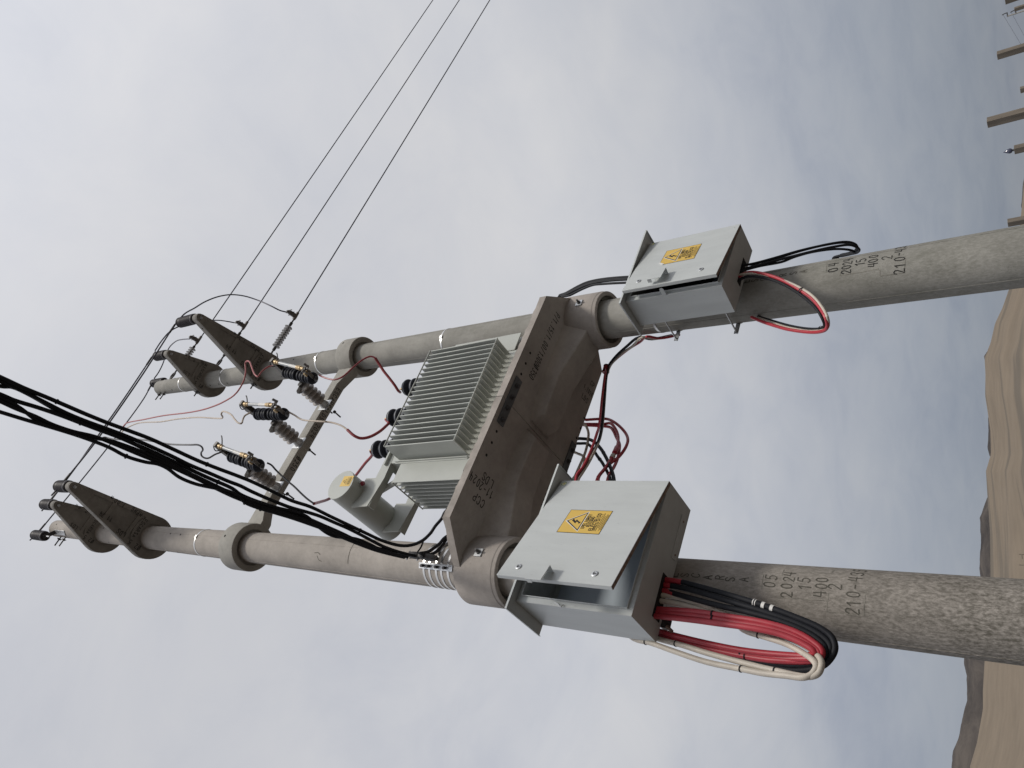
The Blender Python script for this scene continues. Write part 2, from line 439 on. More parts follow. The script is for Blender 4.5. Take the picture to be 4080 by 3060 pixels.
def write(mb, text, size, place, w=0.11, gap=0.3, centre=True, wob=0.0, u0=0.0, v0=0.0, wide=1.0):
    adv = [(0.3 if c == ' ' else 0.6)*wide + gap for c in text]
    tot = (sum(adv) - gap)*size
    u = u0 - (tot/2 if centre else 0)
    for c, a in zip(text, adv):
        jx, jy, js = (random.uniform(-wob, wob) for _ in range(3))
        for st in GL.get(c, []):
            fine = []
            for i in range(len(st)-1):
                for k in range(2):
                    t = k/2
                    fine.append((st[i][0]+(st[i+1][0]-st[i][0])*t, st[i][1]+(st[i+1][1]-st[i][1])*t))
            fine.append(st[-1])
            ribbon(mb, [(u + (x*wide + jx + js*y)*size, v0 + (y - .5 + jy)*size) for x, y in fine], w*size, place)
        u += a*size
def flat(o, right, up, n, lift=0.0012):
    o, right, up, n = Vector(o), Vector(right), Vector(up), Vector(n)
    return lambda u, v: o + right*u + up*v + n*lift

# measured runs of the cables, in metres
D = {
 'loopA_black': [[(-0.070,-0.270,3.552), (-0.077,-0.277,3.449), (-0.094,-0.284,3.352), (-0.129,-0.291,3.168), (-0.167,-0.298,2.985), (-0.209,-0.295,2.817), (-0.242,-0.288,2.712), (-0.275,-0.281,2.660), (-0.312,-0.274,2.643), (-0.345,-0.262,2.650), (-0.391,-0.245,2.686), (-0.414,-0.229,2.738), (-0.431,-0.212,2.837), (-0.422,-0.196,2.950), (-0.411,-0.182,3.079), (-0.393,-0.168,3.283), (-0.367,-0.154,3.452), (-0.347,-0.140,3.576)],
  [(-0.100,-0.270,3.554), (-0.108,-0.278,3.461), (-0.124,-0.286,3.357), (-0.163,-0.294,3.161), (-0.198,-0.298,2.980), (-0.234,-0.290,2.815), (-0.272,-0.282,2.710), (-0.310,-0.274,2.665), (-0.342,-0.261,2.668), (-0.383,-0.242,2.708), (-0.405,-0.223,2.812), (-0.411,-0.205,2.949), (-0.405,-0.188,3.095), (-0.386,-0.172,3.283), (-0.356,-0.156,3.454), (-0.335,-0.140,3.580)],
  [(-0.133,-0.270,3.549), (-0.156,-0.279,3.417), (-0.188,-0.287,3.218), (-0.212,-0.296,3.035), (-0.243,-0.296,2.865), (-0.279,-0.287,2.748), (-0.321,-0.279,2.687), (-0.353,-0.270,2.681), (-0.377,-0.250,2.716), (-0.394,-0.230,2.811), (-0.402,-0.210,2.949), (-0.392,-0.191,3.096), (-0.369,-0.174,3.286), (-0.344,-0.157,3.457), (-0.326,-0.140,3.582)]],
 'loopA_red': [[(-0.244,-0.280,3.549), (-0.236,-0.289,3.330), (-0.245,-0.298,3.143), (-0.256,-0.308,2.967), (-0.277,-0.305,2.830), (-0.311,-0.299,2.740), (-0.349,-0.293,2.690), (-0.375,-0.278,2.699), (-0.389,-0.253,2.754), (-0.402,-0.228,2.916), (-0.396,-0.205,3.068), (-0.378,-0.183,3.280), (-0.350,-0.162,3.486), (-0.326,-0.140,3.585)],
  [(-0.263,-0.280,3.548), (-0.259,-0.289,3.325), (-0.270,-0.298,3.138), (-0.278,-0.308,2.963), (-0.298,-0.305,2.827), (-0.328,-0.299,2.748), (-0.356,-0.293,2.701), (-0.378,-0.278,2.718), (-0.387,-0.253,2.805), (-0.388,-0.228,2.918), (-0.383,-0.205,3.093), (-0.364,-0.183,3.283), (-0.337,-0.162,3.489), (-0.317,-0.140,3.588)],
  [(-0.286,-0.290,3.540), (-0.286,-0.300,3.314), (-0.291,-0.310,3.188), (-0.296,-0.320,3.011), (-0.306,-0.313,2.876), (-0.334,-0.307,2.770), (-0.361,-0.300,2.719), (-0.371,-0.273,2.750), (-0.377,-0.247,2.887), (-0.374,-0.220,3.089), (-0.358,-0.200,3.278), (-0.333,-0.180,3.482), (-0.315,-0.160,3.579)]],
 'loopA_white': [[(-0.160,-0.270,3.562), (-0.156,-0.261,3.457), (-0.186,-0.252,3.294), (-0.221,-0.247,3.167), (-0.280,-0.242,3.087), (-0.302,-0.247,2.980), (-0.328,-0.260,2.864), (-0.366,-0.278,2.775), (-0.407,-0.312,2.714), (-0.447,-0.345,2.689), (-0.481,-0.347,2.704), (-0.500,-0.349,2.735), (-0.499,-0.333,2.815), (-0.498,-0.311,2.925), (-0.487,-0.287,3.044), (-0.472,-0.260,3.229), (-0.434,-0.232,3.433), (-0.400,-0.201,3.587), (-0.381,-0.170,3.704)],
  [(-0.192,-0.270,3.554), (-0.197,-0.259,3.416), (-0.212,-0.249,3.290), (-0.267,-0.243,3.101), (-0.293,-0.249,2.872), (-0.336,-0.266,2.757), (-0.385,-0.302,2.695), (-0.434,-0.345,2.667), (-0.472,-0.348,2.676), (-0.491,-0.343,2.714), (-0.478,-0.314,2.875), (-0.456,-0.283,3.034), (-0.424,-0.249,3.244), (-0.390,-0.210,3.403), (-0.362,-0.170,3.565)]],
 'loopB_black': [[(2.339,-0.300,3.554), (2.357,-0.273,3.503), (2.389,-0.247,3.459), (2.442,-0.220,3.321), (2.533,-0.163,3.210), (2.613,-0.107,3.051), (2.667,-0.050,2.954), (2.694,0.007,2.916), (2.708,0.063,2.914), (2.733,0.120,2.944), (2.760,0.147,3.004), (2.786,0.173,3.071), (2.807,0.200,3.128)],
  [(2.295,-0.300,3.541), (2.341,-0.268,3.433), (2.391,-0.236,3.356), (2.475,-0.186,3.149), (2.562,-0.118,2.997), (2.626,-0.050,2.923), (2.651,0.018,2.890), (2.693,0.086,2.918), (2.743,0.136,2.981), (2.775,0.168,3.049), (2.805,0.200,3.108)],
  [(2.277,-0.300,3.536), (2.317,-0.271,3.514), (2.359,-0.242,3.445), (2.403,-0.205,3.320), (2.501,-0.143,3.269), (2.591,-0.081,3.176), (2.653,-0.019,3.052), (2.694,0.043,2.980), (2.731,0.105,2.954), (2.755,0.142,2.993), (2.786,0.171,3.051), (2.808,0.200,3.118)],
  [(2.330,-0.300,3.563), (2.368,-0.268,3.487), (2.423,-0.236,3.361), (2.507,-0.186,3.228), (2.598,-0.118,3.092), (2.672,-0.050,2.999), (2.724,0.018,2.949), (2.751,0.086,2.933), (2.774,0.136,2.956), (2.794,0.168,3.013), (2.815,0.200,3.090)]],
 'loopB_red': [[(2.220,-0.300,3.567), (2.230,-0.315,3.504), (2.206,-0.330,3.437), (2.138,-0.345,3.326), (2.053,-0.360,3.217), (1.940,-0.365,3.094), (1.831,-0.370,2.994), (1.727,-0.375,2.927), (1.636,-0.380,2.883), (1.622,-0.335,2.884), (1.627,-0.290,2.907), (1.656,-0.245,2.959), (1.706,-0.200,3.044), (1.799,-0.150,3.201), (1.897,-0.100,3.323), (2.005,-0.050,3.451), (2.108,0.000,3.555)]],
 'loopB_blackthin': [[(2.189,-0.300,3.551), (2.191,-0.315,3.487), (2.117,-0.331,3.328), (2.032,-0.346,3.218), (1.934,-0.355,3.114), (1.817,-0.361,3.012), (1.712,-0.367,2.939), (1.654,-0.341,2.910), (1.669,-0.282,2.922), (1.702,-0.224,2.963), (1.767,-0.165,3.063), (1.876,-0.103,3.219), (2.010,-0.042,3.388), (2.125,0.020,3.516)]],
 'loopB_white': [[(2.227,-0.310,3.555), (2.199,-0.327,3.437), (2.135,-0.344,3.326), (2.054,-0.361,3.217), (1.934,-0.373,3.074), (1.838,-0.379,2.984), (1.733,-0.384,2.917), (1.636,-0.390,2.872), (1.628,-0.333,2.879), (1.645,-0.276,2.909), (1.689,-0.219,2.971), (1.754,-0.161,3.062), (1.859,-0.104,3.225), (1.989,-0.047,3.383), (2.101,0.010,3.508)]],
 'trio_red': [[(2.103,0.050,4.419), (2.138,0.136,4.533), (2.161,0.221,4.681), (2.152,0.299,4.825), (2.150,0.371,4.936), (2.148,0.403,4.992), (2.034,0.351,4.945), (1.726,0.300,4.849), (1.478,0.223,4.743), (1.290,0.146,4.656), (1.203,0.086,4.608), (1.062,0.034,4.565), (0.933,-0.007,4.539), (0.826,-0.029,4.537), (0.737,-0.050,4.549)]],
 'trio_black': [[(2.106,0.050,4.491), (2.113,0.142,4.652), (2.107,0.235,4.799), (2.100,0.315,4.901), (2.139,0.394,4.972), (2.047,0.383,4.952), (1.747,0.328,4.850), (1.420,0.258,4.727), (1.239,0.175,4.643), (1.103,0.102,4.587), (0.969,0.046,4.556), (0.863,-0.004,4.538), (0.752,-0.027,4.553), (0.702,-0.050,4.547)]],
 'trio_white': [[(2.093,0.040,4.450), (2.105,0.142,4.600), (2.135,0.243,4.761), (2.118,0.325,4.886), (2.132,0.404,4.966), (2.051,0.396,4.958), (1.761,0.345,4.857), (1.433,0.276,4.734), (1.243,0.188,4.646), (1.121,0.112,4.588), (1.007,0.056,4.553), (0.880,0.006,4.529), (0.783,-0.017,4.534), (0.708,-0.040,4.530)]],
 'trio_sleeve': [[(2.162,0.400,4.992), (2.087,0.410,4.994)]],
 'tail_red': [[(1.750,0.620,5.196), (1.760,0.633,5.176), (1.771,0.647,5.080), (1.777,0.660,5.015), (1.724,0.640,4.915), (1.644,0.620,4.810), (1.558,0.600,4.724), (1.455,0.550,4.654), (1.343,0.500,4.623), (1.235,0.450,4.619), (1.119,0.367,4.615), (1.004,0.283,4.592), (0.861,0.200,4.558)],
  [(1.703,0.620,5.193), (1.712,0.633,5.178), (1.715,0.647,5.068), (1.722,0.660,5.029), (1.713,0.640,4.948), (1.641,0.620,4.867), (1.556,0.600,4.804), (1.452,0.550,4.743), (1.369,0.500,4.700), (1.293,0.450,4.665), (1.146,0.367,4.624), (1.015,0.283,4.585), (0.876,0.200,4.553)],
  [(1.690,0.620,5.188), (1.699,0.635,5.168), (1.698,0.649,5.070), (1.683,0.655,4.952), (1.626,0.633,4.887), (1.540,0.611,4.819), (1.450,0.573,4.743), (1.352,0.518,4.685), (1.228,0.464,4.635), (1.106,0.382,4.581), (0.982,0.291,4.531), (0.856,0.200,4.466)]],
 'tail_white': [[(1.681,0.600,5.174), (1.660,0.600,5.151), (1.594,0.600,5.107), (1.492,0.581,5.067), (1.366,0.525,5.010), (1.255,0.469,4.964), (1.108,0.387,4.906), (0.958,0.294,4.839), (0.860,0.200,4.766)],
  [(1.356,0.550,5.130), (1.343,0.550,5.095), (1.327,0.550,5.053), (1.253,0.500,4.969), (1.167,0.450,4.922), (1.027,0.325,4.831), (0.882,0.200,4.746)]],
 'tail_black': [[(1.535,0.600,5.185), (1.533,0.600,5.154), (1.524,0.600,5.083), (1.466,0.557,4.985), (1.351,0.493,4.847), (1.208,0.414,4.707), (1.046,0.307,4.560), (0.871,0.200,4.418)],
  [(1.484,0.600,5.180), (1.483,0.600,5.155), (1.481,0.600,5.092), (1.411,0.557,4.990), (1.281,0.493,4.858), (1.157,0.414,4.724), (0.993,0.307,4.565), (0.866,0.200,4.447)]],
 'lead_red': [[(1.627,-0.500,7.659), (1.586,-0.486,7.528), (1.568,-0.471,7.399), (1.605,-0.457,7.330), (1.734,-0.436,7.280), (1.852,-0.407,7.245), (1.909,-0.379,7.203), (1.915,-0.350,7.163)]],
 'lead_red_sleeve': [[(1.912,-0.350,7.160), (1.889,-0.292,7.148), (1.834,-0.233,7.097), (1.779,-0.175,7.030), (1.730,-0.117,6.975), (1.716,-0.058,6.976), (1.742,0.000,7.014)]],
 'lead_white': [[(1.229,-0.470,7.898), (1.209,-0.461,7.844), (1.178,-0.452,7.751), (1.144,-0.443,7.666), (1.126,-0.434,7.595), (1.115,-0.425,7.471), (1.115,-0.409,7.367), (1.122,-0.387,7.290), (1.145,-0.365,7.382), (1.144,-0.344,7.277), (1.117,-0.322,7.138), (1.080,-0.300,7.043)]],
 'lead_white_sleeve': [[(1.080,-0.300,7.043), (1.039,-0.257,6.959), (1.041,-0.214,6.918), (1.082,-0.171,6.871), (1.164,-0.129,6.833), (1.263,-0.086,6.837), (1.331,-0.043,6.884), (1.409,0.000,7.011)]],
 'lead_black': [[(0.631,-0.450,7.733), (0.626,-0.425,7.698), (0.587,-0.400,7.622), (0.554,-0.375,7.553), (0.502,-0.350,7.433), (0.461,-0.325,7.326), (0.403,-0.300,7.198), (0.365,-0.275,7.109), (0.334,-0.250,7.018)]],
 'lead_black_sleeve': [[(0.334,-0.250,7.018), (0.468,-0.050,7.248), (0.624,0.150,7.440), (0.751,0.225,7.447), (0.922,0.300,7.480), (0.978,0.225,7.333), (1.018,0.150,7.196), (1.054,0.075,7.050), (1.043,0.000,6.987)]],
 'tap_red': [[(1.571,-0.080,12.647), (1.566,-0.151,12.403), (1.534,-0.222,11.747), (1.503,-0.293,11.026), (1.447,-0.363,10.172), (1.420,-0.429,9.643), (1.434,-0.495,9.215), (1.480,-0.561,8.923), (1.590,-0.611,8.827), (1.704,-0.637,8.861), (1.806,-0.663,8.930), (1.807,-0.689,8.861), (1.773,-0.697,8.767), (1.693,-0.692,8.660), (1.589,-0.686,8.519), (1.552,-0.681,8.430), (1.628,-0.663,8.459), (1.705,-0.642,8.455), (1.741,-0.621,8.445), (1.736,-0.600,8.323)]],
 'tap_white': [[(1.460,-0.080,12.561), (1.479,-0.137,12.333), (1.498,-0.194,11.949), (1.458,-0.251,11.561), (1.391,-0.307,10.940), (1.360,-0.363,10.400), (1.308,-0.416,9.783), (1.220,-0.468,9.203), (1.170,-0.521,8.961), (1.148,-0.574,8.859), (1.148,-0.608,8.833), (1.164,-0.625,8.807), (1.143,-0.642,8.689), (1.080,-0.659,8.500), (1.008,-0.676,8.351), (0.959,-0.671,8.242), (0.958,-0.658,8.203), (1.024,-0.645,8.254), (1.077,-0.633,8.285), (1.122,-0.620,8.247)]],
 'tap_grey': [[(0.587,-1.050,10.042), (0.616,-1.024,10.052), (0.619,-0.997,10.006), (0.618,-0.971,9.892), (0.624,-0.944,9.475), (0.595,-0.918,9.071), (0.573,-0.891,8.784), (0.572,-0.865,8.430), (0.587,-0.838,8.348), (0.581,-0.812,8.314), (0.568,-0.785,8.320), (0.553,-0.759,8.373), (0.537,-0.735,8.387), (0.526,-0.712,8.359), (0.536,-0.689,8.329), (0.594,-0.666,8.299), (0.632,-0.643,8.273), (0.674,-0.620,8.263)]],
 'bundle': [[(-3.978,-24.312,10.190), (-1.461,-8.761,6.991), (-0.516,-2.930,5.941), (-0.501,-2.818,5.921), (-0.481,-2.711,5.902), (-0.464,-2.610,5.884), (-0.449,-2.520,5.868), (-0.427,-2.404,5.847), (-0.405,-2.307,5.829), (-0.377,-2.180,5.806), (-0.357,-2.043,5.782), (-0.337,-1.900,5.756), (-0.314,-1.781,5.735), (-0.290,-1.672,5.715), (-0.270,-1.572,5.697), (-0.256,-1.469,5.678), (-0.245,-1.375,5.661), (-0.232,-1.280,5.644), (-0.199,-1.153,5.622), (-0.180,-1.001,5.594), (-0.162,-0.870,5.571), (-0.144,-0.736,5.547), (-0.122,-0.585,5.519), (-0.083,-0.452,5.495), (-0.034,-0.369,5.480), (0.042,-0.299,5.468), (0.127,-0.263,5.461)],
  [(-3.128,-24.417,10.221), (-1.238,-8.780,7.006), (-0.530,-2.916,5.951), (-0.514,-2.805,5.931), (-0.505,-2.706,5.913), (-0.495,-2.594,5.893), (-0.478,-2.495,5.875), (-0.452,-2.381,5.855), (-0.431,-2.283,5.837), (-0.409,-2.153,5.814), (-0.390,-2.015,5.789), (-0.380,-1.918,5.771), (-0.359,-1.799,5.750), (-0.339,-1.675,5.728), (-0.324,-1.603,5.714), (-0.317,-1.534,5.702), (-0.304,-1.444,5.686), (-0.288,-1.352,5.669), (-0.269,-1.261,5.653), (-0.236,-1.149,5.633), (-0.212,-1.055,5.616), (-0.196,-0.954,5.598), (-0.179,-0.851,5.579), (-0.164,-0.714,5.555), (-0.149,-0.559,5.527), (-0.119,-0.422,5.502), (-0.081,-0.300,5.480)],
  [(-7.520,-23.436,10.051), (-2.451,-8.501,6.962), (-0.550,-2.900,5.954), (-0.523,-2.858,5.946), (-0.511,-2.784,5.933), (-0.507,-2.670,5.913), (-0.504,-2.564,5.894), (-0.485,-2.465,5.876), (-0.462,-2.354,5.856), (-0.446,-2.247,5.836), (-0.425,-2.114,5.813), (-0.410,-1.999,5.792), (-0.396,-1.878,5.770), (-0.379,-1.755,5.748), (-0.361,-1.630,5.725), (-0.365,-1.573,5.715), (-0.356,-1.506,5.703), (-0.337,-1.419,5.687), (-0.314,-1.332,5.672), (-0.294,-1.241,5.655), (-0.267,-1.126,5.635), (-0.251,-1.027,5.617), (-0.237,-0.925,5.598), (-0.218,-0.794,5.575), (-0.203,-0.687,5.556), (-0.167,-0.543,5.530), (-0.134,-0.439,5.511)],
  [(-5.574,-23.967,10.134), (-1.947,-8.630,6.973), (-0.587,-2.878,5.938), (-0.577,-2.815,5.927), (-0.547,-2.711,5.908), (-0.520,-2.602,5.888), (-0.500,-2.505,5.871), (-0.481,-2.416,5.855), (-0.459,-2.315,5.837), (-0.445,-2.218,5.819), (-0.434,-2.103,5.798), (-0.428,-1.993,5.779), (-0.422,-1.881,5.759), (-0.412,-1.769,5.738), (-0.400,-1.654,5.718), (-0.381,-1.570,5.703), (-0.370,-1.505,5.691), (-0.347,-1.409,5.674), (-0.321,-1.311,5.656), (-0.298,-1.209,5.638), (-0.272,-1.106,5.619), (-0.247,-0.984,5.597), (-0.228,-0.856,5.574), (-0.213,-0.720,5.550), (-0.185,-0.589,5.526), (-0.153,-0.485,5.507)],
  [(-3.986,-24.256,10.176), (-1.537,-8.695,6.975), (-0.619,-2.859,5.925), (-0.610,-2.785,5.911), (-0.593,-2.694,5.895), (-0.585,-2.615,5.881), (-0.561,-2.513,5.862), (-0.525,-2.414,5.845), (-0.507,-2.323,5.828), (-0.493,-2.238,5.813), (-0.477,-2.141,5.795), (-0.456,-2.044,5.778), (-0.441,-1.940,5.759), (-0.428,-1.831,5.740), (-0.418,-1.718,5.719), (-0.404,-1.603,5.699), (-0.384,-1.503,5.681), (-0.352,-1.375,5.658), (-0.318,-1.243,5.634), (-0.285,-1.105,5.609), (-0.259,-0.985,5.587), (-0.240,-0.857,5.564), (-0.220,-0.754,5.546), (-0.201,-0.633,5.524), (-0.162,-0.489,5.498), (-0.121,-0.357,5.474)],
  [(-2.074,-24.473,10.219), (-1.004,-8.761,6.991), (-0.603,-2.869,5.930), (-0.595,-2.814,5.921), (-0.596,-2.763,5.911), (-0.607,-2.661,5.893), (-0.587,-2.580,5.878), (-0.560,-2.489,5.862), (-0.535,-2.417,5.849), (-0.500,-2.337,5.835), (-0.479,-2.258,5.820), (-0.462,-2.173,5.805), (-0.449,-2.083,5.789), (-0.441,-2.013,5.776), (-0.426,-1.908,5.757), (-0.410,-1.787,5.736), (-0.395,-1.661,5.713), (-0.371,-1.508,5.685), (-0.326,-1.363,5.659), (-0.281,-1.224,5.634), (-0.263,-1.142,5.620), (-0.276,-1.067,5.606), (-0.284,-0.981,5.591), (-0.276,-0.917,5.579), (-0.248,-0.849,5.567), (-0.211,-0.770,5.553), (-0.193,-0.678,5.536), (-0.177,-0.553,5.514), (-0.142,-0.419,5.489)],
  [(-6.468,-23.715,10.073), (-2.247,-8.526,6.939), (-0.664,-2.830,5.913), (-0.636,-2.728,5.895), (-0.606,-2.624,5.876), (-0.571,-2.497,5.854), (-0.549,-2.400,5.836), (-0.535,-2.319,5.821), (-0.529,-2.229,5.805), (-0.501,-2.128,5.787), (-0.476,-2.071,5.777), (-0.468,-2.014,5.767), (-0.475,-1.934,5.752), (-0.460,-1.840,5.735), (-0.426,-1.743,5.718), (-0.397,-1.667,5.704), (-0.387,-1.590,5.690), (-0.399,-1.534,5.680), (-0.387,-1.457,5.666), (-0.358,-1.350,5.647), (-0.329,-1.241,5.627), (-0.297,-1.102,5.602), (-0.272,-0.982,5.581), (-0.254,-0.853,5.558), (-0.236,-0.750,5.539), (-0.209,-0.618,5.515), (-0.172,-0.489,5.492), (-0.138,-0.384,5.473)]],
 'dropper': [[(-0.084,-0.312,5.400), (-0.041,-0.221,5.412), (-0.007,-0.154,5.426), (0.042,-0.106,5.444), (0.095,-0.088,5.450), (0.142,-0.082,5.450)],
  [(-0.074,-0.319,5.400), (-0.027,-0.230,5.412), (0.025,-0.175,5.426), (0.091,-0.131,5.444), (0.145,-0.114,5.450), (0.186,-0.111,5.450)],
  [(-0.073,-0.334,5.400), (-0.026,-0.263,5.415), (0.032,-0.206,5.435), (0.096,-0.157,5.450), (0.160,-0.131,5.450)],
  [(-0.081,-0.279,5.400), (-0.035,-0.186,5.415), (0.011,-0.119,5.435), (0.074,-0.082,5.450), (0.135,-0.069,5.450)],
  [(-0.002,-0.322,5.500), (0.051,-0.288,5.480), (0.117,-0.269,5.460), (0.174,-0.272,5.440), (0.245,-0.262,5.420), (0.287,-0.277,5.400)]],
 'dropper_thin': [[(0.053,-0.266,5.500), (0.019,-0.277,5.483), (-0.018,-0.293,5.467), (-0.058,-0.317,5.450)]],
 'drop_B': [[(2.690,-0.020,5.456), (2.697,-0.040,5.366), (2.725,-0.067,5.229), (2.717,-0.100,5.104), (2.704,-0.113,4.943), (2.665,-0.120,4.699), (2.626,-0.120,4.505)],
  [(2.678,-0.020,5.438), (2.678,-0.040,5.346), (2.697,-0.067,5.206), (2.687,-0.100,5.069), (2.672,-0.113,4.932), (2.631,-0.120,4.689), (2.593,-0.120,4.496)],
  [(2.667,-0.020,5.421), (2.656,-0.040,5.311), (2.675,-0.067,5.172), (2.665,-0.100,5.036), (2.640,-0.113,4.922), (2.593,-0.120,4.678), (2.556,-0.120,4.485)],
  [(2.697,-0.020,5.452), (2.689,-0.040,5.363), (2.710,-0.067,5.211), (2.698,-0.100,5.085), (2.688,-0.113,4.937), (2.646,-0.120,4.694), (2.608,-0.120,4.500)]],
 'jumper': [[(3.230,-0.150,9.973), (3.188,-0.233,9.990), (3.207,-0.317,10.097), (3.299,-0.400,10.394), (3.306,-0.517,10.578), (3.240,-0.633,10.667), (3.096,-0.750,10.673), (2.901,-0.857,10.631), (2.654,-0.963,10.493), (2.417,-1.070,10.323)],
  [(3.312,-0.120,11.364), (3.294,-0.188,11.450), (3.274,-0.255,11.563), (3.221,-0.337,11.738), (3.086,-0.450,11.900), (2.926,-0.562,11.844), (2.782,-0.620,11.827), (2.570,-0.650,11.768), (2.353,-0.680,11.634)],
  [(3.096,-0.180,12.297), (3.155,-0.158,12.621), (3.182,-0.135,12.885), (3.136,-0.112,13.036), (3.088,-0.090,13.100), (2.974,-0.067,13.088), (2.786,-0.057,12.981), (2.613,-0.054,12.913), (2.502,-0.050,12.919)]],
}

# ---------------------------------------------------------------- ground, dunes, far hills
def lerp_table(tab, x):
    if x <= tab[0][0]: return tab[0][1]
    for (a, u), (b, v) in zip(tab, tab[1:]):
        if x <= b: return u + (v-u)*(x-a)/(b-a)
    return tab[-1][1]
# skyline of the sand by compass bearing (degrees right of the pole line's normal): elevation in degrees seen from eye height
SAND = [(-180, 0.5), (-60, 1.0), (-30, 6.0), (0, 8.9), (15, 8.62), (16.4, 8.23), (18.35, 7.87), (19.4, 7.84), (21.1, 7.69), (24, 7.35), (26.4, 7.12), (29, 7.0), (31.5, 6.99),
        (33, 6.97), (34.1, 6.62), (35.6, 6.55), (36.8, 6.60), (37.9, 6.66), (39.3, 6.53), (40.3, 6.50), (41.3, 6.08), (42.5, 5.74), (43.4, 5.28), (44.6, 4.8), (46.5, 4.25), (48.9, 3.81),
        (50, 3.6), (51.2, 3.40), (52.5, 2.6), (55, 1.9), (58, 1.6), (64, 1.4), (80, 1.0), (120, 0.6), (180, 0.5)]
RIDGE = 460.0
GX, GY = CAM_C.x, CAM_C.y
def fbm(x, y, s, seed, oct=4):
    return mnoise.fractal(Vector((x*s + seed, y*s - seed*.7, seed*1.3)), 0.9, 2.0, oct)
def ground_z(az, r):
    x, y = GX + r*math.sin(R_(az)), GY + r*math.cos(R_(az))
    el = lerp_table(SAND, az)
    top = RIDGE*math.tan(R_(el)) + 1.57
    if r <= 35: return 0.03*fbm(x, y, .25, 3)
    if r <= RIDGE:
        t = (r-35)/(RIDGE-35)
        h = top*t**1.35
        amp = 1.0*min(1, t*5)*max(0.0, 1-t)**.6*(0.12 + 0.88*min(1, max(0, (az-21)/6)))
        h += amp*(2.4*fbm(x, y, .011, 5, 3) + 5.0*max(0, fbm(x*.55+y*.5, y*.3-x*.2, .018, 11, 2)))*min(1, el/3)
        return h
    t = min(1, (r-RIDGE)/(RIDGE*.8))
    s = t*t*(3-2*t)
    return top*(1-s) + 1.5*s*fbm(x, y, .004, 9)
az_list = []
a = -180.0
while a < 180:
    az_list.append(a)
    a += 0.2 if 12 <= a < 64 else (1.0 if -20 <= a < 90 else 4.0)
rings = [0.6, 3, 8, 16, 25, 35] + [35 + (RIDGE-35)*(k/60)**1.15 for k in range(1, 61)] + [475, 495, 530, 580, 660, 760, 900, 1300, 2500, 5000, 12000]
mb = MB()
vs = [Vector((GX, GY, 0))]
for az in az_list:
    for r in rings:
        z = ground_z(az, r)
        vs.append(Vector((GX + r*math.sin(R_(az)), GY + r*math.cos(R_(az)), z)))
fs = []
nr, na = len(rings), len(az_list)
for i in range(na):
    j = (i+1) % na
    fs.append((0, 1+j*nr, 1+i*nr))
    for k in range(nr-1):
        fs.append((1+i*nr+k, 1+j*nr+k, 1+j*nr+k+1, 1+i*nr+k+1))
mb.add(vs, fs)
def sand_material():
    m, nt, b = nodes_of('desert_sand'); L = nt.links
    g = N(nt, 'ShaderNodeNewGeometry')
    base = N(nt, 'ShaderNodeTexNoise', Scale=0.05, Detail=9.0, Roughness=0.65); L.new(g.outputs['Position'], base.inputs['Vector'])
    rp = N(nt, 'ShaderNodeValToRGB')
    rp.color_ramp.elements[0].position = 0.35; rp.color_ramp.elements[1].position = 0.68
    rp.color_ramp.elements[0].color = (*(0.155, 0.125, 0.093), 1); rp.color_ramp.elements[1].color = (*(0.195, 0.157, 0.116), 1)
    L.new(base.outputs['Fac'], rp.inputs[0])
    # darker, coarser grit lying in long tongues across the slopes
    mp = N(nt, 'ShaderNodeMapping'); mp.inputs['Rotation'].default_value = (0, 0, R_(-33)); mp.inputs['Scale'].default_value = (0.007, 0.030, 0.03)
    L.new(g.outputs['Position'], mp.inputs[0])
    d = N(nt, 'ShaderNodeTexNoise', Scale=1.0, Detail=3.0, Roughness=0.45, Distortion=0.7); L.new(mp.outputs[0], d.inputs['Vector'])
    mr = N(nt, 'ShaderNodeMapRange'); mr.inputs['From Min'].default_value = 0.525; mr.inputs['From Max'].default_value = 0.585; mr.inputs['To Max'].default_value = 0.6
    L.new(d.outputs['Fac'], mr.inputs['Value'])
    mx = N(nt, 'ShaderNodeMixRGB'); mx.inputs[2].default_value = (0.095, 0.083, 0.068, 1)
    at = N(nt, 'ShaderNodeAttribute', attribute_name='grit')
    gm = N(nt, 'ShaderNodeMath', operation='MULTIPLY'); L.new(mr.outputs[0], gm.inputs[0]); L.new(at.outputs['Fac'], gm.inputs[1])
    L.new(gm.outputs[0], mx.inputs[0]); L.new(rp.outputs[0], mx.inputs[1])
    # unseen ground round the poles, colour darkened to weaken the light bounced upwards
    ln = N(nt, 'ShaderNodeVectorMath', operation='LENGTH'); L.new(g.outputs['Position'], ln.inputs[0])
    er = N(nt, 'ShaderNodeMapRange'); er.inputs['From Min'].default_value = 85; er.inputs['From Max'].default_value = 45
    L.new(ln.outputs['Value'], er.inputs['Value'])
    ex = N(nt, 'ShaderNodeMixRGB'); ex.inputs[2].default_value = (*(0.088, 0.076, 0.066), 1)
    L.new(er.outputs[0], ex.inputs[0]); L.new(mx.outputs[0], ex.inputs[1])
    L.new(ex.outputs[0], b.inputs['Base Color'])
    b.inputs['Roughness'].default_value = 0.95; b.inputs['Specular IOR Level'].default_value = 0.15
    bz = N(nt, 'ShaderNodeTexNoise', Scale=0.6, Detail=6.0); L.new(g.outputs['Position'], bz.inputs['Vector'])
    bp = N(nt, 'ShaderNodeBump', Strength=0.25, Distance=0.3)
    L.new(bz.outputs['Fac'], bp.inputs['Height']); L.new(bp.outputs[0], b.inputs['Normal'])
    return m
M['sand'] = sand_material()
gnd = tag(obj('sand_ground', mb, M['sand'], sharp=180), None, None, kind='structure')
att = gnd.data.attributes.new('grit', 'FLOAT', 'POINT')         # where coarse dark grit lies among the pale sand
att.data.foreach_set('value', [0.0] + [min(1, max(0, (az-22)/4))*min(1, max(0, (r-90)/80)) for az in az_list for r in rings])
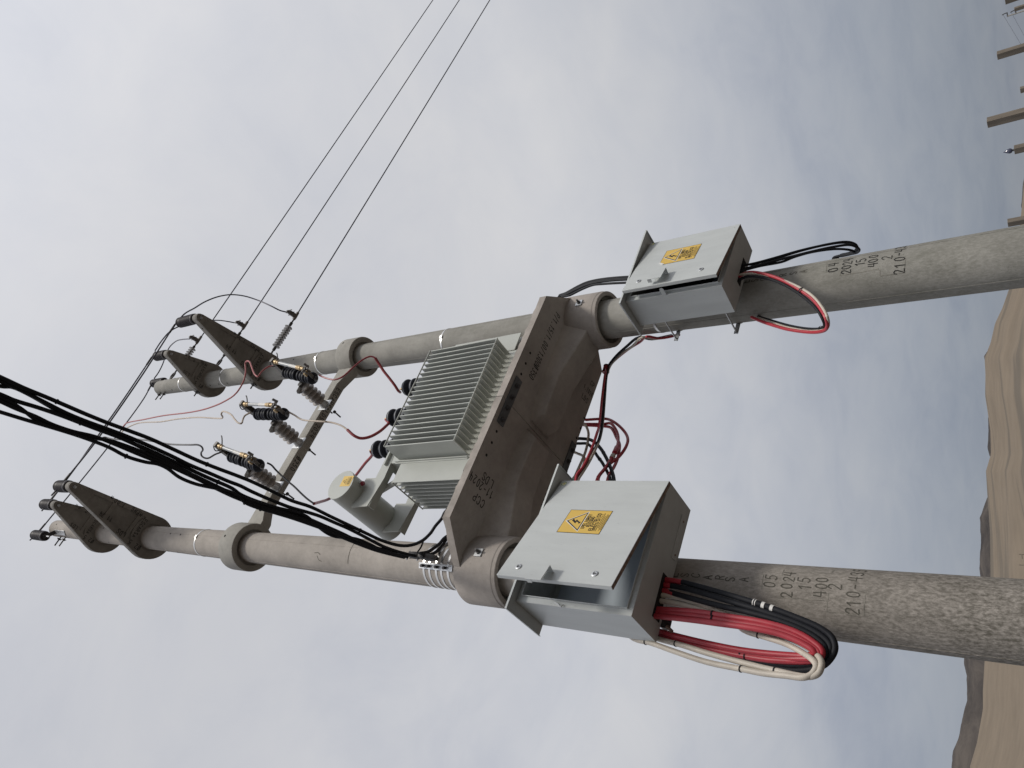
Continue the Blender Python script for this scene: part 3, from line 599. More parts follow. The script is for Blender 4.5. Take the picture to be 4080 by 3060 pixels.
def rock_material():
    m, nt, b = nodes_of('dark_hill_rock'); L = nt.links
    g = N(nt, 'ShaderNodeNewGeometry')
    n1 = N(nt, 'ShaderNodeTexNoise', Scale=0.02, Detail=10.0, Roughness=0.7, Distortion=0.5); L.new(g.outputs['Position'], n1.inputs['Vector'])
    rp = N(nt, 'ShaderNodeValToRGB')
    rp.color_ramp.elements[0].position = 0.38; rp.color_ramp.elements[1].position = 0.66
    rp.color_ramp.elements[0].color = (0.040, 0.036, 0.035, 1); rp.color_ramp.elements[1].color = (0.095, 0.082, 0.072, 1)
    L.new(n1.outputs['Fac'], rp.inputs[0]); L.new(rp.outputs[0], b.inputs['Base Color'])
    b.inputs['Roughness'].default_value = 0.95; b.inputs['Specular IOR Level'].default_value = 0.1
    bp = N(nt, 'ShaderNodeBump', Strength=0.6, Distance=3.0)
    L.new(n1.outputs['Fac'], bp.inputs['Height']); L.new(bp.outputs[0], b.inputs['Normal'])
    return m
M['rock'] = rock_material()
M['rockdark'] = paint('outcrop_rock', (0.075, 0.066, 0.060), 0.95, var=0.6, scale=0.35)
def rocky_hill(name, tab, r0, dr, rough):
    mb = MB(); az0, az1 = tab[0][0], tab[-1][0]
    na, nr = int((az1-az0)/0.12)+1, 26
    vs = []
    for i in range(na):
        az = az0 + (az1-az0)*i/(na-1)
        top = r0*math.tan(R_(lerp_table(tab, az))) + 1.57
        for k in range(nr):
            t = k/(nr-1)*2-1
            r = r0 + dr*t
            x, y = GX + r*math.sin(R_(az)), GY + r*math.cos(R_(az))
            prof = 1-abs(t)**1.5
            z = top*prof + (rough*fbm(x, y, .02, 21, 5) + rough*.6*abs(fbm(x, y, .06, 4, 3)))*(0.15 + 0.85*min(1, abs(t)*4))*prof - rough*.1
            vs.append((x, y, max(z, -6)))
    fs = [(i*nr+k, (i+1)*nr+k, (i+1)*nr+k+1, i*nr+k+1) for i in range(na-1) for k in range(nr-1)]
    mb.add(vs, fs)
    return tag(obj(name, mb, M['rock'], sharp=180), None, None, kind='structure')
rocky_hill('rocky_hill', [(2, 6), (8, 9.6), (14.67, 9.54), (15.7, 9.4), (16.4, 9.16), (17.3, 9.0), (18.7, 8.70), (20.1, 8.62), (21.2, 8.70), (23, 8.3), (25, 7.8), (26.3, 7.68), (27.3, 7.64),
           (28.4, 7.46), (29.2, 7.45), (30.0, 7.52), (30.9, 7.18), (31.6, 6.9), (32.5, 5.0)], 900, 260, 5)
rocky_hill('rocky_hill', [(33.0, 5.5), (33.9, 6.72), (34.5, 6.82), (35.6, 6.66), (36.5, 6.60), (37.5, 5.4)], 860, 160, 3)
rocky_hill('rocky_hill', [(46.5, 2.2), (48.2, 3.55), (49.6, 3.74), (51.0, 3.5), (52.4, 3.05), (54, 1.5)], 1100, 220, 3)
# dark rock that breaks through the dune's highest point
o = rocky_hill('rock_outcrop', [(39.72, 6.1), (39.95, 6.46), (40.15, 6.56), (40.45, 6.60), (40.8, 6.36), (41.05, 6.08), (41.3, 5.6)], 459, 15, 2.2)
o.data.materials[0] = M['rockdark']

# ---------------------------------------------------------------- the two poles
POLE = {'A': dict(b=(0.02457, 0.01148, -0.004790, -0.002237), top=12.50), 'B': dict(b=(2.28315, -0.01213, 0.005312, 0.002365), top=12.65)}
def axp(p, z):
    (x0, y0, lx, ly) = POLE[p]['b']
    return Vector((x0 + lx*z, y0 + ly*z, z))
def prad(z): return (0.210 + 0.015*(12.5 - z))/2
def onpole(p, th, z, lift=0.0, r=None):
    c = axp(p, z); r = (prad(z) if r is None else r) + lift
    return Vector((c.x + r*math.cos(R_(th)), c.y + r*math.sin(R_(th)), z))
def surf(p, th, z, r=None, lift=0.0012):
    rr = prad(z) if r is None else r
    return lambda u, v: onpole(p, th + math.degrees(u/rr), z + v, lift, r)
def band(p, z, w=0.019, t=0.0028, buckle=None):
    mb = MB(); c = axp(p, z); r = prad(z)
    mb.lathe([(r-.002, -w/2), (r+t, -w/2), (r+t, w/2), (r-.002, w/2)], 40, Matrix.Translation(c), cap=False)
    if buckle is not None:
        q = onpole(p, buckle, z, .004); n = (q - c); n.z = 0; n.normalize(); s = Vector((-n.y, n.x, 0))
        mb.box((-.016, -.015, -.004), (.016, .015, .006), frame(q, s, Vector((0, 0, 1)), n))
    return mb
def pole_parts(p, key, label, mat, seams, holes, bands):
    t = thing('utility_pole', label, 'utility pole', axp(p, 0), 'concrete utility poles')
    top = POLE[p]['top']
    zs = [-0.5] + [k*0.5 for k in range(0, int(top*2)+1)] + [top-.012, top]
    mb = MB(); n = 56
    vs, fs = [], []
    for i, z in enumerate(zs):
        c = axp(p, z); r = prad(z) - (0.012 if i == len(zs)-1 else 0)
        vs += [(c.x + r*math.cos(2*PI*k/n), c.y + r*math.sin(2*PI*k/n), z) for k in range(n)]
    for i in range(len(zs)-1):
        fs += [(i*n+k, i*n+(k+1) % n, (i+1)*n+(k+1) % n, (i+1)*n+k) for k in range(n)]
    fs.append(tuple(range((len(zs)-1)*n, len(zs)*n)))
    mb.add(vs, fs)
    obj('shaft', mb, mat, t, sharp=40)
    for th in seams:                                  # flash lines left by the two halves of the mould
        mb = MB()
        pts = [onpole(p, th + .5*math.sin(z*2.1), z, 0.0006) for z in [(5.4 if th > -100 and p == 'A' else 0.4) + k*.25 for k in range(int((top-.6-(5.0 if th > -100 and p == 'A' else 0))/.25))]]
        mb.tube(pts, 0.0019, 5, 2)
        obj('mould_seam', mb, mat, t)
    for th, z in holes:
        mb = MB(); q = onpole(p, th, z, .0008); c = axp(p, z); d = (q-c); d.z = 0; d.normalize()
        mb.lathe([(.0105, -.004), (.0105, .0), (.0001, .0)], 14, axis(q, q+d), cap=False)
        obj('bolt_hole', mb, M['hole'], t)
    for z, bk in bands:
        obj('steel_band', band(p, z, buckle=bk), M['steel'], t)
    return t
poleA = pole_parts('A', 'a', 'nearer weathered concrete pole carrying the larger open box and the black cable bundle', M['pole_a'], (-173.7, -84.4),
    [(-86.7, 12.32), (-85.8, 10.92), (-86.4, 9.31), (-88, 9.10), (-174, 10.80), (-166, 10.44), (176, 9.43), (177, 9.22)],
    [(8.774, -92), (5.530, None), (5.472, None), (5.405, None), (5.354, None), (5.289, None)])
poleB = pole_parts('B', 'b', 'farther grey concrete pole carrying the smaller box and the three dead-ended lines', M['pole_b'], (-179.7, -70),
    [(-47.8, 12.60), (-66.4, 12.11), (-167, 12.13), (-170.7, 11.89), (-69, 11.04), (-74.7, 10.82), (-171.6, 11.07), (-172.3, 10.85), (-173, 10.64), (-88.2, 9.12), (-179.4, 9.41)],
    [(6.629, -105), (8.665, -105), (11.894, None), (10.766, None), (4.33, None)])
# numbers as painted groove shade and ink on the shafts, one letter per row
for p, t, th, rows, mat, w in (
    ('A', poleA, -87.2, [('E', 3.565), ('S', 3.505), ('C', 3.437), ('A', 3.365), ('R', 3.301), ('S', 3.243), ('A', 3.167)], M['groove_shade_ink'], .12),
    ('A', poleA, -87.2, [('05', 3.027), ('2024', 2.937), ('15', 2.855), ('400', 2.776), ('2', 2.705), ('210-435', 2.622)], M['groove_shade_ink'], .10),
    ('B', poleB, -91.5, [('E', 3.568), ('S', 3.505), ('C', 3.438), ('A', 3.370), ('R', 3.304), ('S', 3.234), ('A', 3.169)], M['groove_shade_ink'], .14),
    ('B', poleB, -94.5, [('04', 2.968), ('2024', 2.881), ('15', 2.797), ('400', 2.718), ('2', 2.641), ('210-435', 2.568)], M['ink'], .11)):
    for s, z in rows:
        mb = MB()
        sz = .050 if len(s) == 1 and s.isalpha() else .058
        write(mb, s, sz*random.uniform(.94, 1.06), surf(p, th + (4 if s.startswith('210') else 0) + random.uniform(-.8, .8), z), w*random.uniform(.8, 1.15), .25, wob=.08, wide=.70)
        obj('lettering', mb, mat, t)

def on_shaft(name, p, par, strokes, w, m):
    for pts in strokes:
        mb = MB()
        fine = []
        for a_, b_ in zip(pts, pts[1:]):
            fine += [(a_[0] + (b_[0]-a_[0])*k/6, a_[1] + (b_[1]-a_[1])*k/6) for k in range(6)]
        fine.append(pts[-1])
        ribbon(mb, [(R_(th + 90)*.165, z) for th, z in fine], w, lambda u, v: onpole(p, math.degrees(u/.165) - 90, v, .0009))
        obj(name, mb, m, par)
on_shaft('scratch_mark', 'A', poleA, [[(-60.0, 6.387), (-82.1, 6.380), (-106.6, 6.377), (-134.1, 6.385)], [(-112.3, 6.819), (-110.3, 6.775), (-115.8, 6.742)], [(-120.9, 6.781), (-133.6, 6.760), (-136.6, 6.728)], [(-103.4, 5.686), (-101.0, 5.662)]], .006, M['groove_shade_ink'])
on_shaft('cast_panel_edge', 'A', poleA, [[(-75.7, 3.067), (-101.1, 3.064)], [(-113.2, 2.976), (-111.2, 2.891), (-110.6, 2.744)], [(-59.7, 2.974), (-72.8, 2.974)], [(-48.5, 2.735), (-59.6, 2.739), (-64.0, 2.902)], [(-98.0, 2.734), (-127.3, 2.742), (-126.5, 2.573), (-96.6, 2.568)]], .0032, M['seam'])
on_shaft('cast_panel_edge', 'B', poleB, [[(-76.3, 3.013), (-102.4, 3.009)], [(-105.1, 2.916), (-118.5, 2.922)], [(-117.9, 2.915), (-117.8, 2.775), (-116.8, 2.687)], [(-119.6, 2.680), (-131.9, 2.680), (-133.3, 2.539), (-103.9, 2.530)], [(-132.6, 2.680), (-132.6, 2.667)]], .0032, M['seam'])

# ---------------------------------------------------------------- cross arm between the poles
xa = thing('cross_arm', 'pale concrete cross arm with round collars joining both poles below the fuse cutouts', 'cross arm', (1.15, 0, 8.05))
for p in 'AB':
    c = axp(p, 8.05)
    mb = MB().lathe([(.165, 7.955), (.218, 7.945), (.222, 7.955), (.222, 8.175), (.214, 8.187), (.150, 8.187)], 48, Matrix.Translation((c.x, c.y, 0)), cap=False)
    mb.lathe([(.1675, 7.956), (.1675, 7.985), (.120, 7.985)], 40, Matrix.Translation((c.x, c.y, 0)), cap=False)
    obj('collar', mb, M['arm'], xa, bevel=.003)
    mb = MB(); th = -93 if p == 'A' else -80
    q = Vector((c.x + .2226*math.cos(R_(th)), c.y + .2226*math.sin(R_(th)), 8.118))
    mb.lathe([(.012, -.004), (.012, .0), (.0001, .0)], 14, axis(q, q + Vector((math.cos(R_(th)), math.sin(R_(th)), 0))), cap=False)
    obj('bolt_hole', mb, M['hole'], xa)
xb = axp('B', 8.05).x
prof = [(.19, 8.18), (.19, 7.95), (.245, 7.952), (.40, 8.052), (xb-.42, 8.052), (xb-.25, 7.952), (xb-.19, 7.95), (xb-.19, 8.18)]
mb = MB().prism([(x, z) for x, z in prof], frame((0, 0, 0), (1, 0, 0), (0, 0, 1), (0, -1, 0)), -.047, .060)
obj('beam', mb, M['arm'], xa, bevel=.006)
for s, x in (('ESCARSA', 1.735), ('LDS', 1.52), ('2024', 1.325), ('X250', .92)):
    mb = MB()
    write(mb, s, .052, flat((x, -.007, 8.052), (-1, 0, 0), (0, 1, 0), (0, 0, -1)), .13, .32, wob=.05, wide=.8)
    obj('lettering', mb, M['ink'], xa)

# ---------------------------------------------------------------- cantilever brackets
def bracket_arm(p, z, L, ang, label, texts):
    c = axp(p, z)
    t = thing('bracket_arm', label, 'bracket arm', c, 'concrete bracket arms')
    rot = Matrix.Translation(c) @ Matrix.Rotation(R_(ang), 4, 'Z')
    RC, RT, H = .235, .05, .098
    yt = -(L - RT)
    al = math.asin((RC-RT)/abs(yt))
    pts = []
    for k in range(0, 19):                              # round the collar, away from the tip
        a_ = -al + (PI + 2*al)*k/18
        pts.append((RC*math.cos(a_), RC*math.sin(a_)))
    for k in range(0, 9):
        a_ = PI + al + (PI - 2*al)*k/8
        pts.append((RT*math.cos(a_), yt + RT*math.sin(a_)))
    body = MB().prism(pts, rot, .014, H)
    def half(y):                                        # half width at local y
        return (RC + (RT-RC)*min(1, max(0, -y/abs(yt))))/math.cos(al)
    # lower rim: collar ring, tip pad, edge rails and cross ribs stand proud of two shallow pockets
    rim = MB()
    rim.lathe([(.145, .0005), (RC-.002, .0005), (RC-.001, .016)], 44, rot, cap=False)
    rim.lathe([(prad(z)-.01, .006), (.147, .006)], 40, rot, cap=False)
    m = .05 if L > .8 else .045
    ribs = ((-.235, -.275), (-.53, -.575), (-.79, -L+RT)) if L > .8 else ((-.225, -.26), (-.46, -L+RT))
    for sx in (-1, 1):
        ys = [-.06, yt]
        q = [(sx*half(ys[0])*.985, ys[0]), (sx*half(ys[1])*.985, ys[1]), (sx*max(.012, half(ys[1])-m), ys[1]), (sx*(half(ys[0])-m-.015), ys[0])]
        if sx > 0: q = q[::-1]
        rim.prism(q, rot, .001, .0155)
    for a_, b_ in ribs:
        wa, wb = half(a_)-m*.5, half(b_)-m*.5
        rim.prism([(-wb, b_), (wb, b_), (wa, a_), (-wa, a_)], rot, .002, .015)
    rim.lathe([(RT-.004, .0008), (RT-.002, .016)], 20, rot @ Matrix.Translation((0, yt, 0)), cap=True)
    obj('arm', body, M['bracket'], t, bevel=.006)
    obj('lower_rim', rim, M['bracket'], t)
    mb = MB().lathe([(.0165, 0), (.0165, -.012), (.009, -.013), (.009, -.034), (.0001, -.035)], 12, rot @ Matrix.Translation((0, yt+.01, 0)), cap=False)
    obj('pin_nut', mb, M['galv'], t)
    mb = MB()
    q = rot @ Vector((0, 0, 0))
    for sx, yy in ((-1, yt + .11), (-1, -.12)):          # bolt holes along the flank
        e = Vector((sx*half(yy)*math.cos(al)*1.0, yy, H*.5)); 
        nrm = Vector((sx*math.cos(al), -math.sin(al), 0))
        e = Vector((sx*half(yy), yy, H*.5))
        mb.lathe([(.010, -.004), (.010, .0012), (.0001, .0012)], 12, rot @ axis(e, e + nrm), cap=False)
    obj('bolt_hole', mb, M['hole'], t)
    r3 = rot.to_3x3()
    for s, x, y, d, sz in texts:
        mb = MB()
        right = r3 @ Vector(((0, -1, 0), (-1, 0, 0))[d]); up = r3 @ Vector(((-1, 0, 0), (0, 1, 0))[d])
        write(mb, s, sz, flat(rot @ Vector((x, y, .0005)), right, up, (0, 0, -1)), .13, .3, wob=.06, wide=.8)
        obj('lettering', mb, M['ink'], t)
    return t
TXL = [('1.00 m', .112, -.545, 0, .042), ('MENS', .136, -.31, 0, .046), ('11 24', -.078, -.55, 0, .044), ('LDS', -.130, -.315, 0, .048), ('X275', -.160, -.115, 0, .05), ('ESCARSA', .01, -.178, 1, .042)]
TXS = [('0.70 m', .098, -.40, 0, .036), ('MENS', .14, -.20, 0, .036), ('LDS', -.108, -.35, 0, .042), ('X275', -.150, -.12, 0, .044), ('ESCARSA', .0, -.172, 1, .038)]
for p, z, L, a_, lab, tx in (
    ('A', 9.92, 1.055, 1.5, 'long tapering concrete bracket, lower of the two on the nearer pole', TXL),
    ('A', 11.09, .69, 0.0, 'short tapering concrete bracket near the top of the nearer pole', TXS),
    ('B', 9.81, 1.12, -2.6, 'long tapering concrete bracket, lower of the two on the farther pole', TXL),
    ('B', 11.187, .705, -6.0, 'short tapering concrete bracket near the top of the farther pole', TXS)):
    bracket_arm(p, z, L, a_, lab, tx)

# ---------------------------------------------------------------- pin insulators
def pin_insulator(x, y, z, label, h=.285, neck=True):
    t = thing('pin_insulator', label, 'insulator', (x, y, z), 'dark ribbed pin insulators')
    prof = [(.020, 0), (.050, .002), (.062, .018), (.064, .05)]
    zz = .055
    while zz < h - .085:
        prof += [(.060, zz), (.065, zz+.006), (.065, zz+.010), (.060, zz+.016)]
        zz += .0185
    prof += [(.058, h-.07), (.064, h-.06), (.064, h-.045)]
    obj('insulator_body', MB().lathe(prof, 28, Matrix.Translation((x, y, z)), cap=True), M['pin'], t, sharp=50)
    obj('wire_groove', MB().lathe([(.060, h-.045), (.046, h-.040), (.046, h-.026), (.060, h-.020)], 28, Matrix.Translation((x, y, z)), cap=False), M['shedgrey'], t)
    obj('insulator_cap', MB().lathe([(.060, h-.020), (.064, h-.008), (.060, h+.004), (.035, h+.014), (.001, h+.018)], 28, Matrix.Translation((x, y, z)), cap=True), M['pin'], t)
    obj('pin', MB().rod((x, y, z-.12), (x, y, z+.01), .010), M['galv'], t)
    return t
INS = {}
def tip(p, z, L, ang):
    c = axp(p, z); a_ = R_(ang); L -= .05
    return Vector((c.x + L*math.sin(a_), c.y - L*math.cos(a_), z + .098))
for k, (v, lab) in {
    'A1': (tip('A', 9.92, 1.055, 1.5), 'dark ribbed insulator on the tip of the lower bracket of the nearer pole'),
    'A2': (tip('A', 11.09, .69, 0.0), 'dark ribbed insulator on the tip of the upper bracket of the nearer pole'),
    'B1': (tip('B', 9.81, 1.12, -2.6), 'dark ribbed insulator on the tip of the lower bracket of the farther pole'),
    'B2': (tip('B', 11.187, .705, -6.0), 'dark ribbed insulator on the tip of the upper bracket of the farther pole')}.items():
    h = {'A1': .285, 'A2': .30, 'B1': .37, 'B2': .28}[k]
    pin_insulator(v.x, v.y, v.z, lab, h); INS[k] = v + Vector((0, 0, h))
pin_insulator(-.213, -.15, 12.30, 'dark ribbed insulator on a plate beside the top of the nearer pole', .36); INS['A3'] = Vector((-.213, -.15, 12.66))
pin_insulator(2.452, .0, 12.60, 'dark ribbed insulator behind the top of the farther pole', .36); INS['B3'] = Vector((2.452, 0, 12.96))
for p, th, x, y, lab, zz in (('A', -140, -.213, -.15, 'galvanised bracket with through bolts holding the top insulator of the nearer pole', 12.30),
                             ('B', -8, 2.452, 0, 'galvanised bracket with through bolts holding the top insulator of the farther pole', 12.60)):
    c = axp(p, zz)
    t = thing('insulator_bracket', lab, 'bracket', (c.x, c.y, zz-.2), 'pole top insulator brackets')
    q = onpole(p, th, zz-.13, .004); n = Vector((math.cos(R_(th)), math.sin(R_(th)), 0)); s = Vector((-n.y, n.x, 0))
    mb = MB().box((-.032, -.19, -.003), (.032, .12, .004), frame(q, s, (0, 0, 1), n))
    obj('back_plate', mb, M['galv'], t, bevel=.002)
    mb = MB().bar(q + Vector((0, 0, .115)), Vector((x, y, zz-.015)) + n*.03, .05, .008)
    obj('ledge', mb, M['darksteel'], t)
    for dz in (-.12, .02):
        b0 = axp(p, zz-.1+dz)
        mb = MB().rod(b0 + Vector((-.235, .0, -.004)), b0 + Vector((.16, 0, 0)), .0085, 10)
        mb.box((-.004, -.017, -.017), (.007, .017, .017), Matrix.Translation(b0 + Vector((-.148, 0, 0))))
        mb.box((-.004, -.023, -.023), (.003, .023, .023), Matrix.Translation(b0 + Vector((-.138, 0, 0))))
        obj('through_bolt', mb, M['darksteel'], t)
for p, z in (('B', 11.187), ('B', 9.81)):                # eye bolts of the tension strings stick out on the left flank
    c = axp(p, z)
    t = thing('eye_bolt', 'threaded end of the eye bolt through the ' + ('upper' if z > 10 else 'lower') + ' bracket collar of the farther pole', 'bolt', (c.x-.25, c.y, z+.04), 'eye bolts of the farther pole')
    mb = MB().rod((c.x-.31, c.y-.05, z+.045), (c.x-.18, c.y-.05, z+.05), .0085, 10)
    obj('threaded_rod', mb, M['darksteel'], t)
    obj('square_washer', MB().box((c.x-.247, c.y-.085, z+.012), (c.x-.239, c.y-.015, z+.082)), M['darksteel'], t)
    obj('nut', MB().rod((c.x-.262, c.y-.05, z+.047), (c.x-.247, c.y-.05, z+.047), .016, 6), M['darksteel'], t)

# ---------------------------------------------------------------- dead-end strings and overhead wires
STR = [(2.50, -.026, 9.95, 'lowest'), (2.60, .006, 11.30, 'middle'), (2.42, -.062, 12.30, 'topmost')]
STRX = [(2.73, 3.10, 3.205, 3.343), (2.84, 3.17, 3.285, 3.444), (2.66, 3.0, 3.10, 3.258)]
for (x, y, z, wd), (xa_, xb_, xc_, xd_) in zip(STR, STRX):
    t = thing('strain_insulator', wd + ' of the three pale-shedded tension strings dead-ending a line on the farther pole', 'insulator', (x, y, z), 'tension strings on the farther pole')
    mb = MB().tube([(x-.06, y, z), (x, y, z), (x+.04, y, z+.030), (x+.09, y, z+.030), (x+.12, y, z), (x+.09, y, z-.030), (x+.04, y, z-.030), (x, y, z)], .0125, 8, 3)
    obj('eye_link', mb, M['darksteel'], t)
    mb = MB().rod((x+.11, y, z), (xa_-.02, y, z), .0115, 10); mb.rod((xa_-.055, y, z), (xa_-.01, y, z), .020, 12)
    obj('end_fitting', mb, M['darksteel'], t)
    obj('core_rod', MB().rod((xa_-.01, y, z), (xb_+.01, y, z), .0125, 10), M['darksteel'], t)
    shed = None; k = 0; xs = xa_ + .015
    while xs < xb_:
        r = .052 if k % 2 == 0 else .048
        if shed is None or k == 1:
            sh = MB().lathe([(.012, -.010), (r, -.0035), (r, .0), (.014, .012)], 20, axis((xs, y, z), (xs+1, y, z)), cap=False)
            so = obj('shed', sh, M['shedpale'], t)
            if k == 0: shed = so; x0s = xs
            else: shed2 = so; x1s = xs
        else:
            src, xo = (shed, x0s) if k % 2 == 0 else (shed2, x1s)
            c_ = src.copy(); COL.objects.link(c_); c_.parent = t; c_.location = src.location + Vector((xs-xo, 0, 0))
        k += 1; xs += .0405
    mb = MB().rod((xb_+.005, y, z), (xb_+.05, y, z), .020, 12); mb.rod((xb_+.05, y, z), (xc_, y, z), .011, 10)
    obj('end_fitting', mb, M['darksteel'], t)
    # gun clamp: trough towards the line, leg towards the bracket side
    mb = MB()
    mb.prism([(0, -.02), (.035, -.028), (xd_-xc_, -.012), (xd_-xc_, .016), (.05, .03), (.02, .02)], frame((xc_-.01, y, z), (1, 0, 0), (0, 0, 1), (0, -1, 0)), -.012, .020)
    mb.prism([(.045, 0), (.105, .0), (.085, .10), (.055, .15), (.025, .15), (.03, .08)], frame((xc_-.02, y, z-.012), (1, 0, 0), (0, -1, 0), (0, 0, 1)), -.010, .022)
    obj('dead_end_clamp', mb, M['rustysteel'], t, bevel=.004)
    for q in (.075, .12):
        mb = MB().rod((xc_+.02, y-q, z-.05), (xc_+.02, y-q, z+.045), .006, 8); mb.rod((xc_+.06, y-q, z-.05), (xc_+.06, y-q, z+.045), .006, 8)
        obj('clamp_bolt', mb, M['darksteel'], t)
ends = [(10.917, -.283, 9.95), (12.009, -.254, 11.3), (12.601, -.355, 12.3)]
for (x, y, z, wd), sx, e in zip(STR, STRX, ends):
    p0 = Vector((sx[3]-.03, y, z+.004)); p1 = Vector(e); d = (p1-p0); far = p0 + d*5.0
    mb = MB().tube([p0, p0 + d*.25 + Vector((0, 0, -.010)), p0 + d*.5 + Vector((0, 0, -.014)), p0 + d*.75 + Vector((0, 0, -.010)), p1, p0 + d*2.2 + Vector((0, 0, .05)), far + Vector((0, 0, .35))], .0088, 8, 6)
    tag(obj('power_line', mb, M['wire']), wd + ' of the three bare overhead lines leaving the farther pole', 'power line', 'bare lines leaving the farther pole')
SPAN = [('lower bracket tips', [(-.12, -1.03, 10.27), (.0, -1.03, 10.235), (.076, -1.04, 10.19), (.45, -1.05, 10.12), (.80, -1.06, 10.112), (1.5, -1.065, 10.20), (2.15, -1.07, 10.335), (2.285, -1.07, 10.36), (2.36, -1.07, 10.37)]),
        ('upper bracket tips', [(-.12, -.66, 11.40), (.0, -.665, 11.36), (.45, -.672, 11.335), (.88, -.68, 11.363), (1.5, -.68, 11.44), (2.12, -.68, 11.555), (2.25, -.68, 11.58), (2.33, -.68, 11.60)]),
        ('pole top insulators', [(-.30, -.16, 12.66), (-.20, -.15, 12.625), (.1, -.13, 12.63), (.632, -.1, 12.64), (1.2, -.09, 12.61), (1.553, -.085, 12.615), (2.1, -.06, 12.72), (2.40, -.05, 12.86), (2.50, -.04, 12.90)])]
for wd, pts in SPAN:
    t = obj('span_wire', MB().tube(pts, .0088, 8, 5), M['wire'])
    tag(t, 'bare wire strung between the ' + wd + ' of the two poles', 'wire', 'bare wires between the poles')
    for a_, b_ in ((pts[1], pts[2]), (pts[-2], pts[-3])):
        a_, b_ = Vector(a_), Vector(b_); d = (b_-a_).normalized()
        obj('tie_wrap', MB().tube([a_ + d*.03, a_ + d*.09, a_ + d*.16], .0125, 8, 1), M['darksteel'], t)
for wd, pts in zip(('large arching black jumper from the lowest tension clamp to the long bracket tip', 'flat black jumper from the middle tension clamp to the short bracket tip', 'short curved black jumper from the topmost tension clamp to the pole top'), D['jumper']):
    if wd.startswith('large'): pts = list(pts) + [(2.31, -1.07, 10.35)]
    tag(obj('jumper_wire', MB().tube(pts, .0088, 8, 4), M['wire']), wd, 'wire', 'jumpers at the farther pole')

